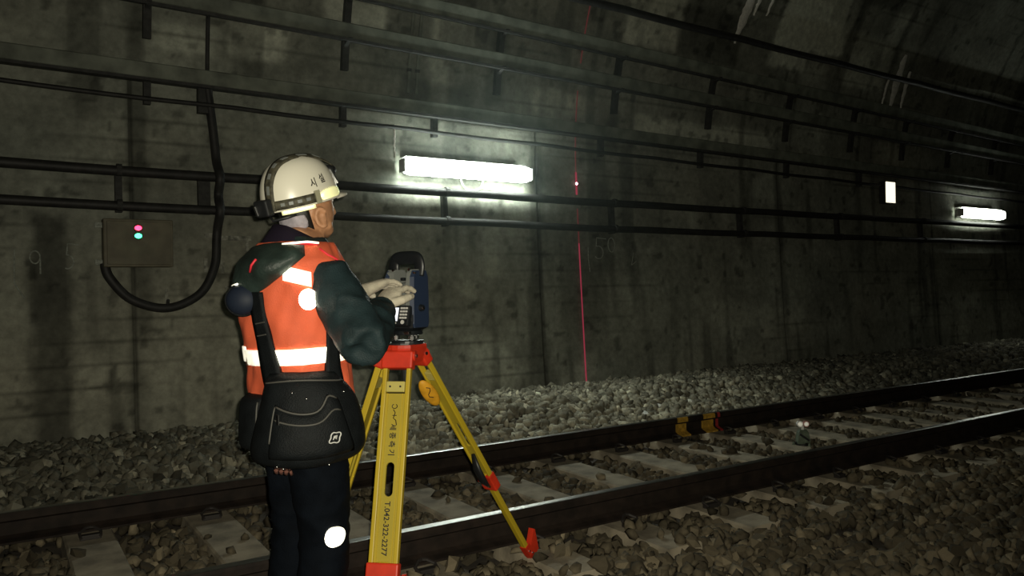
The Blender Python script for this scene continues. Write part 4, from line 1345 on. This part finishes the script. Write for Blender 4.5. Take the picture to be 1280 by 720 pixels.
# crown strap, rim strap with buckle, battery and headlamp
def crown(s, t, o_):
    q = -5 + 142 * s                        # from the back rim up over the crown
    lat = (t - 0.5) * 0.040 - 0.022 - 0.030 * sstep(0.45, 0.95, s)
    e = math.radians(min(q, 180))
    return HC - hf * (0.147 + o_) * math.copysign(abs(math.cos(e)) ** 0.78, math.cos(e)) + hl * lat + hu * ((0.142 + o_) * math.sin(max(e, 0)) * math.sqrt(max(0, 1 - (lat / 0.117) ** 2)) - (0.024 if q < 4 else 0.024 * max(0, 1 - q / 25)))
mk('crown_strap', solid_patch(crown, 26, 3, 0.001, 0.006), M_strap, helmet, True)
for k in range(6):
    s0 = 0.15 + 0.13 * k
    mk('strap_print', solid_patch(lambda s, t, o_, s0=s0: crown(s0 + 0.06 * s, 0.35 + 0.3 * t, o_), 3, 1, 0.005, 0.0075), M_gry, helmet)
mk('rim_strap', solid_patch(lambda s, t, o_: HE(100 + 158 * s, 1 + 9 * t, o_), 30, 2, 0.001, 0.006), M_strap, helmet, True)
for u in (207, 219, 231, 243):
    mk('strap_print', solid_patch(lambda s, t, o_, u=u: HE(u + 6 * s, 4 + 3 * t, o_), 2, 1, 0.005, 0.0075), M_gry, helmet)
mk('buckle', solid_patch(lambda s, t, o_: HE(256 + 7 * s, -1 + 13 * t, o_), 3, 3, 0.002, 0.012), mat('buckle_plastic', (0.30, 0.29, 0.2), 0.4), helmet)
mk('rear_reflector', solid_patch(lambda s, t, o_: HE(205 + 49 * s, -7.5 + 7.5 * t, o_), 14, 2, 0.0, 0.004), M_tapeY, helmet, True)
mk('front_reflector', disc_patch(lambda a, b_, o_: HE(a, b_, o_), (291, 5.5), (27, 6.0), 0.0, 0.003, 26, 3), M_tapeY, helmet, True)
bc = HE(180, 5, 0.012)
bt = mk('battery_case', obox(bc - hf * 0.004, hf, hl, hu, (0.016, 0.032, 0.028), 0.006), M_blk, helmet)
mk('battery_cable', tube([HE(186, -6, 0.010), HE(192, -13, 0.018), HE(210, -12, 0.004), HE(225, -10, 0.0)], 0.005, 8), M_blk, helmet, True)
mk('battery_clip', tube([bc - hf * 0.02 + hl * 0.02 - hu * 0.02, bc - hf * 0.024 + hl * 0.02 + hu * 0.012], 0.005, 8), M_bolt, helmet)
lc = HE(352, 26, 0.010)
ld_ = nrm(hf * 0.9 + hu * 0.25)
mk('headlamp', tube([lc - ld_ * 0.012, lc + ld_ * 0.006, lc + ld_ * 0.02], [0.022, 0.022, 0.018], 18), M_blk, helmet, True)
mk('lamp_lens', tube([lc + ld_ * 0.02, lc + ld_ * 0.023], 0.015, 16), M_glass, helmet)
mk('lamp_bracket', tube([HE(330, 30, 0.004), HE(325, 12, 0.006)], 0.006, 8), M_bolt, helmet)
# the two characters on its right side
for ch, u0, e0 in (('시', 255.0, 21.0), ('설', 272.0, 24.0)):
    g, w_ = text_geo(ch, 0.030, lambda a, b_: HE(u0 + a / 0.117 * 57.3 * 0.82, e0 + (b_ + a * 0.05) / 0.142 * 57.3, 0.0018))
    mk('lettering', g, M_ink, helmet)

# ------------------------------------------------------------------ waist bag with its harness
M_bag = mat('bag_nylon', (0.0065, 0.008, 0.009), 0.6, var=0.25, scale=18, bump=0.35, bscale=240, spec=0.16)
M_zip = mat('bag_piping', (0.07, 0.068, 0.06), 0.6)
M_logo = mat('logo_white', (0.6, 0.6, 0.57), 0.5)
bag = empty('waist_bag', tuple(S(232, 0.71, 0.06)))
tag(bag, 'black waist bag with zipped pocket and shoulder straps, worn behind the person\'s hips', 'bag')
def bagS(s, t, o_, bul=0.085):
    """s, t in -1..1 over the bag's outer face"""
    k = (t + 1) / 2
    k = max(k, 0.0)
    hw_ = (72 if s > 0 else 58) + (38 - (72 if s > 0 else 58)) * k ** 1.6
    u = 229 + 4 * (1 - k) + s * hw_
    z = 0.885 + t * 0.155 - 0.035 * (1 - k) * s * s * -1 * (1 if s > 0 else 0.3)
    bb = (max(0, 1 - abs(s) ** 4)) ** 0.5 * (max(0, 1 - abs(t) ** 5)) ** 0.5 * (1.0 - 0.35 * k)
    return S(u, z, o_ + bul * bb)
mk('bag_body', solid_patch(lambda a, b_, o_: bagS(2 * a - 1, 2 * b_ - 1, o_, 0.085 if o_ > 0.01 else 0.0), 32, 20, 0.004, 0.022), M_bag, bag, True)
def pocket(a, b_, o_):
    s, t = -0.52 + 1.08 * a, -0.72 + 1.05 * b_
    e = (max(0, 1 - abs(2 * a - 1) ** 5) * max(0, 1 - abs(2 * b_ - 1) ** 5)) ** 0.5
    return bagS(s, t + b_ * (0.05 - 0.16 * math.sin(math.pi * a) + 0.24 * math.exp(-((a - 0.86) / 0.13) ** 2)), 0.018 + (o_ + 0.020 * e if o_ > 0 else 0))
pk = mk('pocket', solid_patch(pocket, 26, 16, 0.0, 0.006), M_bag, bag, True)
mk('pocket_piping', tube([pocket(a, 0.98, 0.006) for a in np.linspace(0.03, 0.97, 22)], 0.0035, 6), M_zip, pk, True)
mk('zipper', tube([pocket(a, 0.76, 0.007) for a in np.linspace(0.06, 0.95, 22)], 0.0032, 6), M_zip, pk, True)
mk('pocket_piping', tube([pocket(0.02, b_, 0.006) for b_ in np.linspace(0.3, 0.97, 12)], 0.003, 6), M_zip, pk, True)
mk('zip_pull', obox(pocket(0.13, 0.80, 0.012), nrm(pl), EZ, nrm(-pf), (0.006, 0.016, 0.003), 0.001), M_bolt, pk)
mk('top_piping', tube([bagS(s, 0.86 - 0.10 * s * s, 0.024) for s in np.linspace(-0.9, 0.9, 24)], 0.003, 6), M_zip, bag, True)
# emblem: rounded lozenge outline with an inner stroke
em = [(math.cos(a) * (1 + 0.18 * math.cos(4 * a)), math.sin(a) * (1 + 0.18 * math.cos(4 * a))) for a in np.linspace(0, 2 * math.pi, 25)]
def emp(x, y):
    c, s_ = math.cos(0.35), math.sin(0.35)
    return pocket(0.80 + 0.062 * (x * c - y * s_), 0.34 + 0.085 * (x * s_ + y * c), 0.0075)
mk('emblem', J(tube([emp(x, y) for x, y in em], 0.0022, 6, cap=False), tube([emp(*q) for q in ((-0.45, -0.1), (0.0, 0.35), (0.45, 0.1), (0.0, -0.35), (-0.1, 0.05), (0.25, 0.05))], 0.002, 6)), M_logo, pk, True)
# left side pouch, hem fringe, belt, straps
def pouch(a, b_, o_):
    e = (max(0, 1 - abs(2 * a - 1) ** 4) * max(0, 1 - abs(2 * b_ - 1) ** 5)) ** 0.5
    return S(150 + 34 * a, 0.77 + 0.19 * b_, 0.010 + (o_ + 0.034 * e if o_ > 0 else 0))
pch = mk('side_pouch', solid_patch(pouch, 14, 14, 0.0, 0.01), M_bag, bag, True)
mk('pouch_piping', tube([pouch(0.92, b_, 0.016) for b_ in np.linspace(0.35, 0.9, 10)], 0.003, 6), M_zip, pch, True)
M_cord = mat('brown_cord', (0.12, 0.045, 0.03), 0.8)
mk('cord_bundle', J(*[tube([bagS(-0.62 + 0.05 * k, -1.02, 0.02), bagS(-0.60 + 0.05 * k + 0.04 * (-1) ** k, -1.10, 0.03), bagS(-0.58 + 0.05 * k, -1.02, 0.035)], 0.005, 6) for k in range(7)]), M_cord, bag, True)
mk('belt', solid_patch(lambda s, t, o_: S(360 * s, 0.885 + 0.045 * t, o_), 40, 2, 0.006, 0.018, closed=True), M_bag, bag, True)
def strap(pts, w_, name):
    pp = cr(pts, 6)
    def fn(s, t, o_):
        q = t * (len(pp) - 1)
        i = min(int(q), len(pp) - 2)
        u, z = pp[i] + (pp[i + 1] - pp[i]) * (q - i)
        ww = np.interp(t, np.linspace(0, 1, len(w_)), w_)
        return S(u + (s - 0.5) * ww, z, o_)
    return mk(name, solid_patch(fn, 4, 24, 0.008, 0.027), M_bag, bag, True)
strap([(198, 0.97), (193, 1.05), (190, 1.14), (187, 1.22), (184, 1.30)], [26, 22, 17, 14, 12], 'shoulder_strap')
strap([(266, 0.97), (267, 1.05), (268, 1.14), (270, 1.24), (270, 1.36)], [22, 14, 11, 11, 11], 'shoulder_strap')
for z in (1.155, 1.195):
    mk('strap_stitch', tube([S(u, z + 0.0006 * (u - 180), 0.029) for u in (184, 189, 194)], 0.0022, 6), M_zip, bag)
pcn = S(174, 1.275, 0.035)
rp = mk('round_pouch', ellipsoid(pcn, (nrm(pf * 0.6 - pl * 0.8), EZ, nrm(-pf * 0.8 - pl * 0.6)), (0.054, 0.050, 0.034), 22, 14), mat('pouch_navy', (0.010, 0.015, 0.028), 0.6, spec=0.25), bag, True)
mk('pouch_rim', tube([pcn + nrm(pf * 0.6 - pl * 0.8) * 0.055 * math.cos(a) + EZ * 0.051 * math.sin(a) for a in np.linspace(0, 2 * math.pi, 25)], 0.005, 6, cap=False), M_bag, rp, True)
for s_, t_ in ((-0.2, 0.62), (0.05, 0.5), (0.72, 0.55), (-0.42, -0.88), (-0.34, -0.93), (0.3, -0.9)):
    mk('rivet', ellipsoid(bagS(s_, t_, 0.024), (EX, EY, EZ), (0.004, 0.004, 0.004), 8, 6), M_bolt, bag, True)

# ------------------------------------------------------------------ haze added around the lamp for its glow, part dust, part lens flare
M_air = bpy.data.materials.new('lamp_glow_haze')
M_air.use_nodes = True
nt = M_air.node_tree
nt.nodes.remove(nt.nodes['Principled BSDF'])
vs_ = nt.nodes.new('ShaderNodeVolumeScatter')
vs_.inputs['Color'].default_value = (0.80, 1.0, 0.95, 1)
tc = nt.nodes.new('ShaderNodeTexCoord')
ln = nt.nodes.new('ShaderNodeVectorMath')
ln.operation = 'LENGTH'
nt.links.new(tc.outputs['Object'], ln.inputs[0])
mr = nt.nodes.new('ShaderNodeMapRange')
mr.interpolation_type = 'SMOOTHSTEP'
mr.inputs['From Min'].default_value = 1.0
mr.inputs['From Max'].default_value = 0.0
mr.inputs['To Min'].default_value = 0.0
mr.inputs['To Max'].default_value = 0.026
nt.links.new(ln.outputs['Value'], mr.inputs['Value'])
nt.links.new(mr.outputs['Result'], vs_.inputs['Density'])
nt.links.new(vs_.outputs[0], nt.nodes['Material Output'].inputs['Volume'])
air = mk('haze', ellipsoid((0, 0, 0), (EX, EY, EZ), (1, 1, 1), 24, 14), M_air, None, loc=(0, 0, 0), kind='stuff')
air.location = (4.1, 6.6, 3.0)
air.scale = (3.6, 1.7, 2.4)
tag(air, 'thin dusty haze added around the large lamp to give its glow', 'haze')
